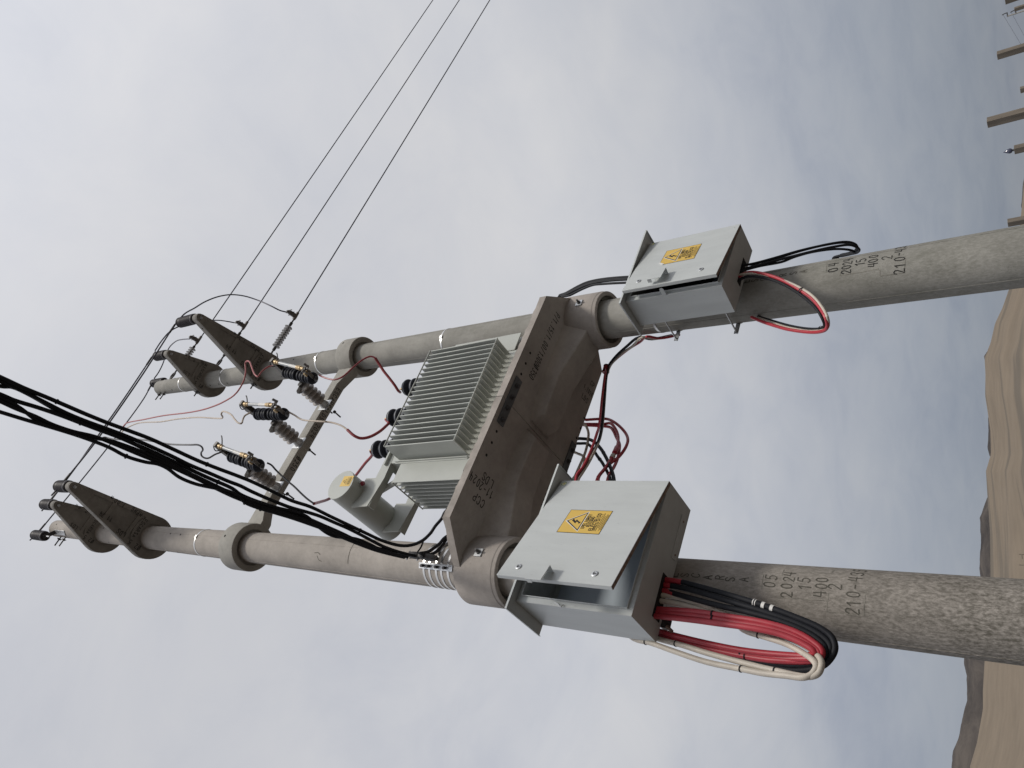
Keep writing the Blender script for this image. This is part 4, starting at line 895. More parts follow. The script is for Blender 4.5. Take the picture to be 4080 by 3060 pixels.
# ---------------------------------------------------------------- platform of two slabs
ZB, ZT = 5.100, 5.168
def slab(p, sgn, x0, label, texts):
    """half platform round pole p, reaching sgn along x to the joint at x0"""
    c = axp(p, 5.0)
    t = thing('platform_slab', label, 'slab', (c.x, c.y, 4.80), 'concrete transformer platform halves')
    j = lambda s=.004: random.uniform(-s, s)
    X = lambda d: c.x + sgn*d
    edge = abs(x0 - c.x)
    def outline(top):
        pts = []
        k = 0.0 if not top else 1.0
        nseg = 26
        for i in range(nseg+1): pts.append((X(edge + (.13-edge)*i/nseg) + k*j(.003), -.49 + k*j(.006)))
        for i in range(1, 9): pts.append((X(.13 - .225*i/8) + k*j(.004), -.49 + .265*i/8 + k*j(.005)))
        for i in range(0, 9): pts.append((X(-.095 + .225*i/8), .225 + .265*i/8))
        for i in range(1, 9): pts.append((X(.13 + (edge-.13)*i/8), .49))
        return pts
    lo, hi = outline(False), outline(True)
    n = len(lo)
    zt = [ZT + (j(.0045) if i < 36 else 0) for i in range(n)]
    mb = MB()
    vs = [(x, y, ZB) for x, y in lo] + [(x + (0.0015 if i < 36 else 0), y + (.002 if i < 36 else 0), z-.006) for i, ((x, y), z) in enumerate(zip(lo, zt))] + [(x, y + .004, z) for (x, y), z in zip(hi, zt)]
    fs = [tuple(range(n)), tuple(range(2*n, 3*n))[::-1]]
    for l in (0, 1):
        fs += [(l*n+i, (l+1)*n+i, (l+1)*n+(i+1) % n, l*n+(i+1) % n) for i in range(n)]
    if sgn < 0: fs = [f[::-1] for f in fs]
    mb.add(vs, [f[::-1] for f in fs])
    obj('deck', mb, M['slab'], t, sharp=30)
    # deep rib under the deck: full depth at the collar, shallower past the bend, sloped off at the joint
    st = [(.12, 4.875, .118, .185), (.30, 4.908, .116, .180), (.655, 5.0, .116, .172), (.90, 5.0, .112, .160), (edge-.105, 5.0, .105, .150), (edge-.040, 5.099, .098, .125)]
    vs, fs = [], []
    for d, z, hb, ht in st:
        vs += [(X(d), -ht, ZB+.002), (X(d), -ht+.012, ZB-.012), (X(d), -hb, z), (X(d), hb, z), (X(d), ht-.012, ZB-.012), (X(d), ht, ZB+.002)]
    for i in range(len(st)-1):
        for k in range(5): fs.append((i*6+k, i*6+k+1, (i+1)*6+k+1, (i+1)*6+k))
    fs.append((0, 1, 2, 3, 4, 5)); m_ = (len(st)-1)*6; fs.append(tuple(range(m_, m_+6))[::-1])
    if sgn < 0: fs = [f[::-1] for f in fs]
    obj('rib', MB().add(vs, fs), M['slab'], t, bevel=.012, seg=3)
    mt = Matrix.Translation((c.x, c.y, 0))
    mb = MB().lathe([(.200, 4.800), (.232, 4.795), (.236, 4.80), (.2365, 4.828), (.240, 4.832), (.242, 5.155), (.236, 5.165), (.17, 5.165)], 64, mt, cap=False)
    mb.lathe([(.203, 4.797), (.203, 4.86)], 56, mt, cap=False)
    obj('collar', mb, M['slab'], t, bevel=.004)
    obj('grout_ring', MB().lathe([(.2045, 4.835), (.168, 4.850)], 56, mt, cap=False), M['grout'], t)
    th = -87.2 if p == 'A' else -91.4; zz = 4.967
    q = Vector((c.x + .2425*math.cos(R_(th)), c.y + .2425*math.sin(R_(th)), zz)); nn = Vector((math.cos(R_(th)), math.sin(R_(th)), 0)); s = Vector((-nn.y, nn.x, 0))
    mb = MB().box((-.03, -.03, -.001), (.03, .03, .006), frame(q, s, (0, 0, 1), nn))
    obj('square_washer', mb, M['galv'], t, bevel=.0015)
    mb = MB().rod(q + nn*.005, q + nn*.018, .0165, 6); mb.rod(q, q + nn*.042, .0085, 10)
    obj('bolt', mb, M['darksteel'], t)
    hx = [(.895, -.405), (.796, -.405), (.688, -.405)] if p == 'A' else [(1.644, -.405), (1.538, -.405), (1.433, -.405), (1.658, .475), (1.549, .472), (1.446, .468)]
    for x, y in hx:
        obj('bolt_hole', MB().lathe([(.011, .002), (.011, -.0012), (.0001, -.0012)], 12, Matrix.Translation((x, y, ZB)), cap=False), M['hole'], t)
    for s_, x, y, right, up, sz, wd in texts:
        mb = MB()
        write(mb, s_, sz, flat((x, y, ZB), right, up, (0, 0, -1)), .115 if len(s_) > 10 else .13, .22 if len(s_) > 10 else .3, wob=.05, wide=wd)
        obj('lettering', mb, M['ink'], t)
    return t
ym, yp, xm, xp = (0, -1, 0), (0, 1, 0), (-1, 0, 0), (1, 0, 0)
slab('A', 1, 1.1545, 'nearer half of the concrete platform under the oil tank end, round the nearer pole',
     [('CCP', .378, -.304, ym, xm, .058, .85), ('11-2024', .475, -.332, ym, xm, .058, .7), ('LDS', .545, -.30, ym, xm, .058, .85), ('X350', .80, .375, xm, yp, .06, .8)])
xB = axp('B', 5.0).x
slab('B', -1, 1.1595, 'farther half of the concrete platform under the fins, round the farther pole',
     [('P/1.15/1.00/1300X350', 1.82, -.29, xm, yp, .062, .57), ('CP', 1.985, .425, yp, xp, .046, .8), ('1.2024', 1.895, .40, yp, xp, .042, .5), ('LDS', 1.806, .395, yp, xp, .046, .8)])
for y0, y1, x0, x1, lab in ((-.448, -.368, .958, 1.382, 'dark steel splice plate with four bolts under the near edge of the platform joint'),
                            (.420, .492, .95, 1.385, 'dark steel splice plate under the far edge of the platform joint')):
    t = thing('splice_plate', lab, 'steel plate', ((x0+x1)/2, (y0+y1)/2, ZB-.008), 'platform joint plates')
    obj('plate', MB().box((x0, y0, ZB-.010), (x1, y1, ZB-.0005)), M['splice'], t, bevel=.0015)
    for x in (.998, 1.104, 1.207, 1.314):
        yy = (y0+y1)/2
        mb = MB().lathe([(.021, -.010), (.021, -.0135), (.015, -.014), (.015, -.026), (.008, -.0265), (.008, -.036), (.0001, -.036)], 12, Matrix.Translation((x, yy, ZB)), cap=False)
        obj('bolt', mb, M['darksteel'], t)

# ---------------------------------------------------------------- transformer
TR = thing('transformer', 'pale grey oil transformer with cooling fins standing on the concrete platform', 'transformer', (1.335, 0, 5.905), rot=(0, R_(-2.4), 0))
bpy.context.view_layer.update()
TRI = TR.matrix_world.inverted()
def tl(p): return TRI @ Vector(p)
def trobj(name, mb, m, parent=None, **kw): return obj(name, mb, m, parent or TR, local=True, **kw)
mb = MB().box((-.548, -.205, -.725), (.548, .205, .50)); mb.box((-.575, -.235, .5005), (.575, .235, .520))
trobj('tank', mb, M['tank'], bevel=.006)
mb = MB().box((-.5495, -.2285, -.40), (-.540, -.2055, .40)); mb.box((-.5625, -.216, -.40), (-.5495, -.206, .40))
trobj('corner_strip', mb, M['tank'], bevel=.002)
finF = None
for k in range(21):
    x = -.515 + 1.03*k/20
    if finF is None:
        mb = MB().box((-.0045, -.402, -.385), (.0045, -.2055, .385))
        finF = trobj('cooling_fin', mb, M['tank'], bevel=.002); finF.location = (x, 0, 0)
    else:
        c_ = finF.copy(); COL.objects.link(c_); c_.parent = TR; c_.location = (x, 0, 0)
finA = None
for sx, n_ in ((-1, 9), (1, 9)):
    for k in range(n_):
        y = -.205 + .41*k/(n_-1)
        if finA is None:
            mb = MB().box((-.745, -.0045, -.425), (-.5485, .0045, .335))
            finA = trobj('cooling_fin', mb, M['tank'], bevel=.002); finA.location = (0, y, 0)
        else:
            c_ = finA.copy(); COL.objects.link(c_); c_.parent = TR; c_.location = (0 if sx < 0 else 1.2935, y, 0)
for z, zz in ((.386, 'top'), (-.386, 'bottom')):
    trobj('fin_rail', MB().rod((-.519, -.4025, z), (.519, -.4025, z), .0062, 10), M['tank'])
trobj('fin_rail', MB().rod((-.7455, -.209, .336), (-.7455, .209, .336), .0058, 10), M['tankdust'])
trobj('fin_rail', MB().rod((-.7455, -.209, -.426), (-.7455, .209, -.426), .0058, 10), M['tankdust'])
trobj('base_skid', MB().box((-.50, -.16, -.739), (.50, -.10, -.7255)), M['tankdust'])
trobj('base_skid', MB().box((-.50, .10, -.739), (.50, .16, -.7255)), M['tankdust'])
# bushings
for wx, wz in ((1.782, 7.044), (1.421, 7.035), (1.057, 7.014)):
    top = tl((wx, 0, wz)); bx = top.x; base = .521; ht = top.z - .065
    mt = Matrix.Translation((bx, 0, 0))
    prof = [(.062, base), (.062, base+.02)]
    zs = ht - .045
    shs = []
    while zs > base + .05:
        shs.append(zs); zs -= .098
    for z_ in reversed(shs):
        prof += [(.052, z_-.055), (.080, z_-.032), (.084, z_-.020), (.084, z_-.010), (.074, z_+.012), (.052, z_+.026)]
    prof += [(.046, ht-.005), (.030, ht), (.001, ht+.002)]
    b_ = trobj('bushing', MB().lathe(prof, 36, mt, cap=False), M['poly'], sharp=40)
    for z_ in shs: trobj('shed_rim', MB().lathe([(.0843, z_-.0215), (.0852, z_-.016), (.0843, z_-.0105)], 36, mt, cap=False), M['polyrim'], b_)
    trobj('terminal_stud', MB().lathe([(.016, ht), (.016, ht+.014), (.010, ht+.016), (.010, ht+.030), (.014, ht+.031), (.014, ht+.042), (.008, ht+.044), (.008, ht+.062), (.001, ht+.064)], 12, mt, cap=False), M['brass'], b_)
# conservator across the near end
cx, cz = tl((.470, 0, 6.655)).x, tl((.470, 0, 6.655)).z
mt = frame((cx, 0, cz), (1, 0, 0), (0, 0, 1), (0, -1, 0))
cons = trobj('conservator', MB().lathe([(.0001, -.37), (.130, -.368), (.136, -.362), (.136, .325), (.1362, .326)], 56, mt, cap=False), M['tankdust'], sharp=35)
trobj('end_cover', MB().lathe([(.1365, .318), (.1385, .320), (.1385, .338), (.136, .341), (.0001, .3412)], 56, mt, cap=False), M['tank'], cons, sharp=30)
c0 = Vector((cx, -.3420, cz)); sx_, sz_ = tl((.505, -.34, 6.600)).x, tl((.505, -.34, 6.600)).z
trobj('sticker', MB().box((sx_-.050, -.3422, sz_-.062), (sx_+.050, -.3414, sz_+.062)), M['yellow'], cons)
mb = MB()
pl = flat((sx_, -.3422, sz_), (1, 0, 0), (0, 0, 1), (0, -1, 0), .0008)
ribbon(mb, [(-.022, .010), (0, .044), (.022, .010), (-.022, .010)], .004, pl)
ribbon(mb, [(.003, .034), (-.005, .026), (.005, .026), (-.002, .014)], .003, pl)
for v, w_ in ((-.006, .036), (-.020, .032), (-.027, .036), (-.034, .034), (-.041, .036), (-.048, .030)):
    ribbon(mb, [(-w_, v), (w_, v)], .0022, pl)
trobj('sticker_print', mb, M['groove_shade_ink'], cons)
pq = tl((.527, -.25, 6.541)); dirn = Vector((pq.x - cx, 0, pq.z - cz)).normalized(); base_ = Vector((cx, pq.y, cz)) + dirn*.1355
mb = MB().rod(base_, base_ + dirn*.012, .020, 16)
trobj('plug_boss', mb, M['tankdust'], cons)
trobj('plug', MB().lathe([(.019, .012), (.020, .030), (.016, .036), (.0001, .037)], 18, axis(base_, base_ + dirn), cap=False), M['plugred'], cons)
for yb in (-.205, .205):
    T_ = lambda x, z: (tl((x, 0, z)).x, tl((x, 0, z)).z)
    f_ = frame((0, yb, 0), (1, 0, 0), (0, 0, 1), (0, -1, 0))
    circ = []
    a0, a1 = math.atan2(6.545-6.655, .345-.470), math.atan2(6.545-6.655, .60-.470)
    for k in range(9):
        a_ = a1 + (a0-a1)*k/8
        circ.append(T_(.470 + .1365*math.cos(a_), 6.655 + .1365*math.sin(a_)))
    poly = [T_(.90, 6.36), T_(.90, 6.445), T_(.622, 6.443), T_(.617, 6.560)] + circ + [T_(.335, 6.56), T_(.352, 6.372), T_(.62, 6.335)]
    br = trobj('conservator_bracket', MB().prism(poly[::-1], f_, -.003, .003), M['tank'])
    e0, e1 = tl((.356, 0, 6.362)), tl((.90, 0, 6.352))
    s_ = 1 if yb < 0 else -1
    trobj('flange', MB().bar((e0.x, yb + .036, e0.z), (e1.x, yb + .036, e1.z), .066, .006), M['tankdust'], br)
    e0, e1 = tl((.619, 0, 6.450)), tl((.619, 0, 6.556))
    trobj('bracket_bolt', MB().rod((tl((.85, 0, 6.40)).x, yb-.012, tl((.85, 0, 6.40)).z), (tl((.85, 0, 6.40)).x, yb, tl((.85, 0, 6.40)).z), .011, 6), M['galv'], br)
p0 = tl((.625, -.15, 6.235)); p1 = tl((.555, -.04, 6.58))
trobj('oil_pipe', MB().rod(p0, p1, .024, 18), M['tankdust'])

# ---------------------------------------------------------------- post insulators and fuse cutouts
POSTS = [(.607, 8.040, 'nearest to the near pole'), (1.134, 8.100, 'in the middle of the cross arm'), (1.616, 8.040, 'nearest to the far pole')]
for x, z, lab in POSTS:
    t = thing('post_insulator', 'grey shedded post insulator ' + lab, 'insulator', (x, -.05, z), 'grey post insulators on the cross arm')
    mt = frame((x, -.0605, z), (1, 0, 0), (0, 0, 1), (0, -1, 0))
    obj('base_plate', MB().box((x-.065, -.0665, z-.075), (x+.065, -.0608, z+.075)), M['galv'], t, bevel=.002)
    obj('base_plate', MB().box((x-.065, -.061, z+.076), (x+.065, .05, z+.081)), M['galv'], t)
    obj('neck', MB().lathe([(.050, .006), (.046, .02), (.036, .055), (.036, .07)], 20, mt, cap=False), M['galv'], t)
    prof = [(.036, .065)]; shs = [.098 + .056*k for k in range(5)]
    sh0 = None
    obj('core', MB().lathe([(.037, .06), (.035, .34), (.030, .355)], 20, mt), M['porc'], t)
    for k, s_ in enumerate(shs):
        if sh0 is None:
            sh0 = obj('shed', MB().lathe([(.036, s_-.020), (.068, s_-.012), (.079, s_-.006), (.080, s_+.001), (.074, s_+.006), (.036, s_+.020)], 28, mt, cap=False), M['porc'], t); b0 = s_
        else:
            c_ = sh0.copy(); COL.objects.link(c_); c_.parent = t; c_.location = Vector((0, -(s_-b0), 0))
    obj('end_cap', MB().lathe([(.034, .345), (.034, .375), (.010, .377)], 16, mt), M['darksteel'], t)
    # pale angle tab left over at the tip
    obj('angle_tab', MB().prism([(0, -.03), (-.085, -.026), (-.10, 0), (-.085, .026), (0, .03)], frame((x-.01, -.405, z-.005), (1, 0, 0), (0, -1, 0), (0, 0, 1)), -.0025, .0025), M['galv'], t)
    obj('angle_tab', MB().prism([(-.02, -.005), (-.08, -.005), (-.07, -.05), (-.03, -.055)], frame((x-.01, -.378, z-.005), (1, 0, 0), (0, 0, 1), (0, -1, 0)), -.0025, .0025), M['galv'], t)
    mb = MB().rod((x, .045, z-.03), (x, .155, z-.03), .0085, 8); mb.rod((x, .052, z-.03), (x, .068, z-.03), .019, 6); mb.rod((x, .052, z+.03), (x, .08, z+.03), .0085, 8)
    obj('fixing_bolt', mb, M['darksteel'], t)
CUT = [((.627, -.50, 8.035), (6, 10), 'nearest to the near pole', 'dark grey'), ((1.185, -.495, 8.115), (0, 4), 'in the middle', 'white'), ((1.668, -.50, 8.025), (6, 11), 'nearest to the far pole', 'red')]
for (x, y, z), (ax_, ay_), lab, lead in CUT:
    t = thing('fuse_cutout', 'black fuse cutout with grey tube, ' + lab + ', on the ' + lead + ' lead', 'fuse cutout', (x, y, z), 'fuse cutouts on the cross arm')
    Q = Matrix.Translation((x, y, z)) @ Matrix.Rotation(R_(ax_), 4, 'X') @ Matrix.Rotation(R_(ay_), 4, 'Y')
    q = lambda *p: Q @ Vector(p)
    prof = [(.024, -.275)]
    for half_ in (-1, 1):
        z0 = -.255 if half_ < 0 else .012
        for k in range(5):
            r = .063 if k % 2 == 0 else .060
            zz = z0 + .048*k
            prof += [(.051, zz), (r-.002, zz+.008), (r, zz+.016), (r, zz+.026), (.051, zz+.044)]
        if half_ < 0: prof += [(.030, -.012), (.030, .008)]
    prof += [(.026, .275)]
    body = obj('insulator_body', MB().lathe(prof, 26, Q), M['poly'], t, sharp=48)
    mb = MB()
    for half_ in (-1, 1):
        z0 = -.255 if half_ < 0 else .012
        for k in range(5):
            r = .063 if k % 2 == 0 else .060
            mb = MB().lathe([(r-.0002, z0+.048*k+.0185), (r+.0006, z0+.048*k+.020), (r-.0002, z0+.048*k+.0215)], 26, Q, cap=False)
            obj('shed_rim', mb, M['polyrim'], t)
    mb = MB().bar(q(0, 0, -.002), q(-.030, .075, -.03), .045, .010); mb.rod(q(0, -.034, -.004), q(0, .036, -.004), .020, 10)
    mb.bar(q(-.030, .070, -.03), (x-.05, -.385, z-.008), .045, .010)
    obj('mounting_bracket', mb, M['darksteel'], t, bevel=.002)
    mb = MB().bar(q(0, .01, .268), q(0, -.10, .315), .056, .030); mb.bar(q(0, -.09, .312), q(0, -.175, .300), .048, .030)
    mb.bar(q(-.024, -.02, .262), q(-.024, -.155, .275), .006, .05); mb.bar(q(.024, -.02, .262), q(.024, -.155, .275), .006, .05)
    mb.box((-.026, -.20, .262), (.026, -.150, .300), Q)
    obj('top_contact', mb, M['rustysteel'], t, bevel=.003)
    obj('terminal_clamp', MB().bar(q(-.012, .03, .285), q(-.012, -.015, .24), .035, .03), M['galv'], t, bevel=.004)
    mb = MB().tube([q(.0, -.13, .255), q(.03, -.15, .262), q(.065, -.17, .278), q(.095, -.18, .31), q(.10, -.175, .33)], .0058, 8, 3)
    mb.tube([q(-.02, -.12, .27), q(-.05, -.15, .285), q(-.02, -.19, .30), q(.01, -.18, .29)], .0052, 8, 3)
    obj('loadbreak_hook', mb, M['darksteel'], t)
    mb = MB().bar(q(0, 0, -.268), q(0, -.10, -.272), .034, .014)
    mb.bar(q(-.018, -.08, -.262), q(-.018, -.158, -.250), .006, .028); mb.bar(q(.018, -.08, -.262), q(.018, -.158, -.250), .006, .028)
    mb.rod(q(-.04, -.15, -.262), q(.04, -.15, -.262), .012, 10)
    mb.bar(q(.015, -.13, -.25), q(.02, -.175, -.335), .03, .012); mb.bar(q(.02, -.175, -.335), q(.02, -.215, -.30), .025, .010)
    obj('hinge', mb, M['rustysteel'], t, bevel=.003)
    mb = MB().rod(q(-.034, -.085, -.235), q(.034, -.085, -.235), .024, 14)
    obj('trunnion', mb, M['brass'], t, bevel=.003)
    obj('terminal_clamp', MB().bar(q(.0, .02, -.28), q(0, -.02, -.325), .036, .034), M['darksteel'], t, bevel=.006)
    fa, fb = q(0, -.168, .275), q(0, -.150, -.245)
    L_ = (fb-fa).length; F_ = axis(fa, fb)
    ft = obj('fuse_tube', MB().lathe([(.0165, .07), (.0165, L_-.09)], 18, F_), M['tube'], t)
    obj('ferrule', MB().lathe([(.012, -.015), (.020, -.010), (.020, .018), (.0235, .022), (.0235, .060), (.019, .064), (.019, .10), (.0172, .102)], 18, F_), M['brass'], ft, sharp=40)
    obj('ferrule', MB().lathe([(.0172, L_-.115), (.021, L_-.112), (.021, L_-.07), (.024, L_-.066), (.024, L_-.045), (.0185, L_-.04), (.0185, L_+.005)], 18, F_), M['brass'], ft, sharp=40)
    obj('ferrule_band', MB().lathe([(.0215, .088), (.0218, .094)], 18, F_, cap=False), M['darksteel'], ft)
    obj('tube_label', MB().lathe([(.0170, L_-.235), (.0170, L_-.118)], 18, F_, cap=False), M['white'], ft)
    mb = MB()
    pl = lambda u, v: F_ @ (Vector((.0174*math.cos(2.2 + v/.0174), .0174*math.sin(2.2 + v/.0174), L_-.155 + u)))
    for u in (-.022, -.010, .008, .020): ribbon(mb, [(u, -.009), (u+.006, .0), (u, .009)], .0035, pl)
    obj('label_print', mb, M['groove_shade_ink'], ft)
    mb = MB().rod(fb, fb + (fb-fa).normalized()*.035, .0125, 12)
    obj('tube_end', mb, M['darksteel'], ft)

# ---------------------------------------------------------------- the two boxes
def dist_box(label, O, ang, w, d, h, dang, dw, dh, hood, stick, handle, screws, earth, kind, pole, group):
    """O: lower front right corner (hinge side); x' runs along the front away from the hinge"""
    t = thing('distribution_box', label, 'electrical box', O, group)
    e1 = Vector((-math.cos(R_(ang)), -math.sin(R_(ang)), 0)); e2 = Vector((-math.sin(R_(ang)), math.cos(R_(ang)), 0)); up = Vector((0, 0, 1))
    F = frame(O, e1, e2, up)      # u along the front, depth, height
    B = lambda a, b: MB().box(a, b, F)
    g = .0035
    mb = MB()
    mb.box((0, 0, 0), (w, d, g), F)                                  # floor
    mb.box((0, 0, h-g), (w, d, h), F)                                # top
    mb.box((0, d-g, g), (w, d, h-g), F)                              # back
    mb.box((0, 0, g), (g, d-g, h-g), F)                              # hinge side
    mb.box((w-g, 0, g), (w, d-g, h-g), F)                            # free side
    obj('body', mb, M['box'], t)
    f = .034
    mb = MB()
    mb.box((g, .012, g), (f, .016, h-g), F); mb.box((w-f, .0005, g), (w-g, .004, h-g), F)
    mb.box((f, .0005, g), (w-f, .004, f), F); mb.box((f, .0005, h-f), (w-f, .004, h-g), F)
    mb.box((w-f-.004, -.012, f-.004), (w-f, .02, h-f+.004), F); mb.box((f, -.012, f-.004), (w-f-.004, .02, f), F); mb.box((f, -.012, h-f), (w-f-.004, .02, h-f+.004), F)
    obj('front_frame', mb, M['box'], t, bevel=.0012)
    obj('mounting_plate', B((.06, d-.03, .06), (w-.06, d-.026, h-.06)), M['boxin'], t)
    if kind == 'A':
        mb = MB().rod(F @ Vector((w-.10, d-.032, h*.42)), F @ Vector((w-.10, d-.045, h*.42)), .014, 14)
        obj('fixing_screw', mb, M['darksteel'], t)
    else:
        obj('switch_block', B((w*.25, d-.13, h*.30), (w-.09, d-.032, h*.80)), M['black'], t, bevel=.006)
        mb = MB().prism([(0, 0), (.055, 0), (.065, .01), (.065, .022), (.055, .03), (0, .03)], frame(F @ Vector((w-.003, -.001, h*.595)), e2*-1, up*-1, e1), 0, .003)
        obj('hasp', mb, M['box'], t)
    if kind == 'A':
        mb = MB().tube([F @ Vector((w-.012, -.004, h*.56)), F @ Vector((w-.004, -.012, h*.57)), F @ Vector((w+.004, -.006, h*.575)), F @ Vector((w-.012, -.010, h*.61)), F @ Vector((w-.020, -.006, h*.645))], .003, 8, 4)
        obj('latch_spring', mb, M['galv'], t)
        mb = MB().prism([(0, 0), (.27, 0), (.275, .02), (.262, .058), (.25, .062), (.02, .062), (.005, .05)], frame(O + Vector((-.355, .216, -.0045)), (1, 0, 0), (0, 1, 0), (0, 0, 1)), 0, .0044)
        kp = obj('knockout_plate', mb, M['box'], t, bevel=.0005)
        for x_ in (.03, .24):
            obj('rivet', MB().rod(O + Vector((-.355+x_, .216+.03, -.0044)), O + Vector((-.355+x_, .216+.03, -.0075)), .006, 10), M['rust'], kp)
        obj('cable_opening', MB().box((-.715, .175, -.0012), (-.465, .262, -.0003), Matrix.Translation(O)), M['hole'], t)
    else:
        obj('cable_opening', MB().box((-.425, .150, -.0012), (-.185, .205, -.0003), Matrix.Translation(O)), M['hole'], t)
    # rain hood: folded plate standing past the front and sides
    x0, x1, y0, y1, hz = hood
    hd = MB().box((x0, y0, hz), (x1, y1, hz+.0035)); hd.box((x0, y0-.0005, hz-.011), (x1, y0+.003, hz+.0036)); hd.box((x0-.0004, y0+.003, hz-.010), (x0+.003, y1, hz-.0002)); hd.box((x1-.003, y0+.003, hz-.010), (x1+.0004, y1, hz-.0002))
    obj('rain_hood', hd, M['box'], t, bevel=.0012)
    # door hung on the right, standing open
    de = Vector((-math.cos(R_(dang)), -math.sin(R_(dang)), 0)); dn = Vector((-de.y, de.x, 0))
    if dn.y > 0: dn = -dn
    DF = frame(O + dn*.004, de, up, dn)       # u from hinge, v up, n outwards
    e_ = .025
    mb = MB().box((0, 0, -.003), (dw, dh, 0), DF)
    mb.box((dw-.0035, 0, -e_), (dw, dh, -.003), DF); mb.box((0, 0, -e_), (.0035, dh, -.003), DF); mb.box((.0035, dh-.0035, -e_), (dw-.0035, dh, -.003), DF)
    door = obj('door', mb, M['box'], t, bevel=.0012)
    obj('door_edge', MB().box((.0036, -.0004, -e_), (dw-.0036, .0032, -.0031), DF), M['rust'], door)
    for v in (.12, dh*.5, dh-.12):
        obj('hinge', MB().rod(DF @ Vector((-.004, v-.035, -.012)), DF @ Vector((-.004, v+.035, -.012)), .006, 10), M['box'], door)
    P2 = lambda u, v, n=0.0: DF @ Vector((u, v, n))
    for u, v in screws:
        mb = MB().lathe([(.019, 0), (.019, .003), (.015, .0055), (.010, .0058), (.010, .003), (.0001, .003)], 22, frame(P2(u, v), de, up, dn), cap=False)
        sc_ = obj('quarter_turn_lock', mb, M['galv'], door)
        obj('lock_slot', MB().box((-.0085, -.002, .003), (.0085, .002, .0042), frame(P2(u, v), (de*.6 + up*.8), (up*.6 - de*.8), dn)), M['hole'], door)
    u0, u1, v0, v1 = handle
    mb = MB().box((u0, v0, .048), (u1, v1, .051), DF); mb.box((u0, v0, .0005), (u0+.003, v1, .048), DF)
    mb.prism([(u1-.0025, v1-.003), (u1-.0025, v1-.035), (u1-.035, v1-.003)], DF @ Matrix.Translation((0, 0, 0)), .020, .048)
    obj('padlock_cover', mb, M['box'], door, bevel=.0012)
    # stickers
    su, sv, sw, sh = stick
    SF = frame(P2(su, sv, .0), de*-1, up, dn)
    poly = [(-sw/2, -sh/2), (sw/2, -sh/2), (sw/2, sh/2), (-sw/2, sh/2)]
    inn = [(-sw/2+.0035, -sh/2+.0035), (sw/2-.0035, -sh/2+.0035), (sw/2-.0035, sh/2-.0035), (-sw/2+.0035, sh/2-.0035)]
    if kind == 'B':
        poly = poly[:3] + [(-sw/2+.002, sh/2), (-sw/2, sh/2-.04)][:0] + [(-sw/2+.035, sh/2), (-sw/2, sh/2-.045)]
        inn = inn[:3] + [(-sw/2+.034, sh/2-.0035), (-sw/2+.0035, sh/2-.043)]
    obj('sticker_border', MB().prism(poly, SF, .0002, .0007), M['ink'], door)
    st = obj('warning_sticker', MB().prism(inn, SF, .0007, .0011), M['yellow'], door)
    if kind == 'B':
        obj('peeled_corner', MB().prism([(-sw/2+.036, sh/2), (-sw/2, sh/2-.046), (-sw/2-.006, sh/2-.034), (-sw/2+.022, sh/2+.003)], SF, .0008, .005), M['white'], door)
    pl = lambda u, v: SF @ Vector((u, v, .0018))
    pw = lambda u, v: SF @ Vector((u, v, .0014))
    k = sw/.19
    tri = [(-.074*k, .010*k), (0, .120*k), (.074*k, .010*k)]
    mb = MB()
    big = [(-.0835*k, .0045*k), (0, .1285*k), (.0835*k, .0045*k)]
    mb.prism(big, SF, .0011, .0013)
    obj('sticker_triangle', mb, M['white'], door)
    mb = MB(); mb.prism([(a*.93, .010*k + (b-.010*k)*.95 - .0015) for a, b in big[:1]] + [(0, .1195*k), (.0765*k, .0085*k)], SF, .0013, .0014)
    mb = MB(); mb.prism([(-.0765*k, .0085*k), (.0765*k, .0085*k), (0, .1205*k)], SF, .0013, .0014)
    obj('triangle_outline', mb, M['ink'], door)
    mb = MB(); mb.prism([(-.0655*k, .0145*k), (.0655*k, .0145*k), (0, .1085*k)], SF, .0014, .0015)
    obj('triangle_field', mb, M['yellow'], door)
    mb = MB()
    mb.prism([(.004*k, .086*k), (.020*k, .080*k), (-.001*k, .060*k), (.014*k, .058*k), (-.006*k, .030*k), (-.001*k, .028*k), (-.014*k, .020*k), (-.020*k, .034*k), (-.013*k, .033*k), (-.004*k, .050*k), (-.019*k, .053*k)], SF, .0015, .0019)
    obj('lightning_bolt', mb, M['ink'], door)
    mb = MB()
    write(mb, '(PELIGRO!', .0215*k, pl, .20, .17, v0=-.012*k, wide=.78)
    write(mb, 'RIESGO', .0215*k, pl, .20, .17, v0=-.040*k, wide=.78)
    write(mb, 'ELYCTRICO', .0225*k, pl, .20, .18, v0=-.070*k, wide=.86)
    write(mb, 'CORPORACIWN INVE S.A.C.', .0115*k, pl, .13, .18, v0=-.091*k, wide=.62)
    for v, w_ in ((-.104, .070), (-.1135, .048), (-.123, .066), (-.1315, .058)):
        u = -w_*k
        while u < w_*k:
            l_ = random.uniform(.004, .010)*k
            ribbon(mb, [(u, v*k), (min(u + l_, w_*k), v*k)], .0028*k, pl); u += l_ + .0026*k
    obj('sticker_lettering', mb, M['ink'], door)
    eu, ev, er = earth
    EF = frame(P2(eu, ev), de*-1, up, dn)
    obj('earth_sticker', MB().lathe([(er, .0002), (er, .0008), (.0001, .0008)], 28, EF, cap=False), M['white'], door)
    obj('earth_ring', MB().lathe([(er*.88, .0009), (er*.62, .0010)], 28, EF, cap=False), M['green'], door)
    mb = MB(); pe = lambda u, v: EF @ Vector((u, v, .0014))
    for v, w_ in ((.0, .55), (-.22, .38), (-.44, .2)): ribbon(mb, [(-w_*er, v*er), (w_*er, v*er)], .13*er, pe)
    ribbon(mb, [(0, .6*er), (0, 0)], .13*er, pe)
    obj('earth_symbol', mb, M['lemon'], door)
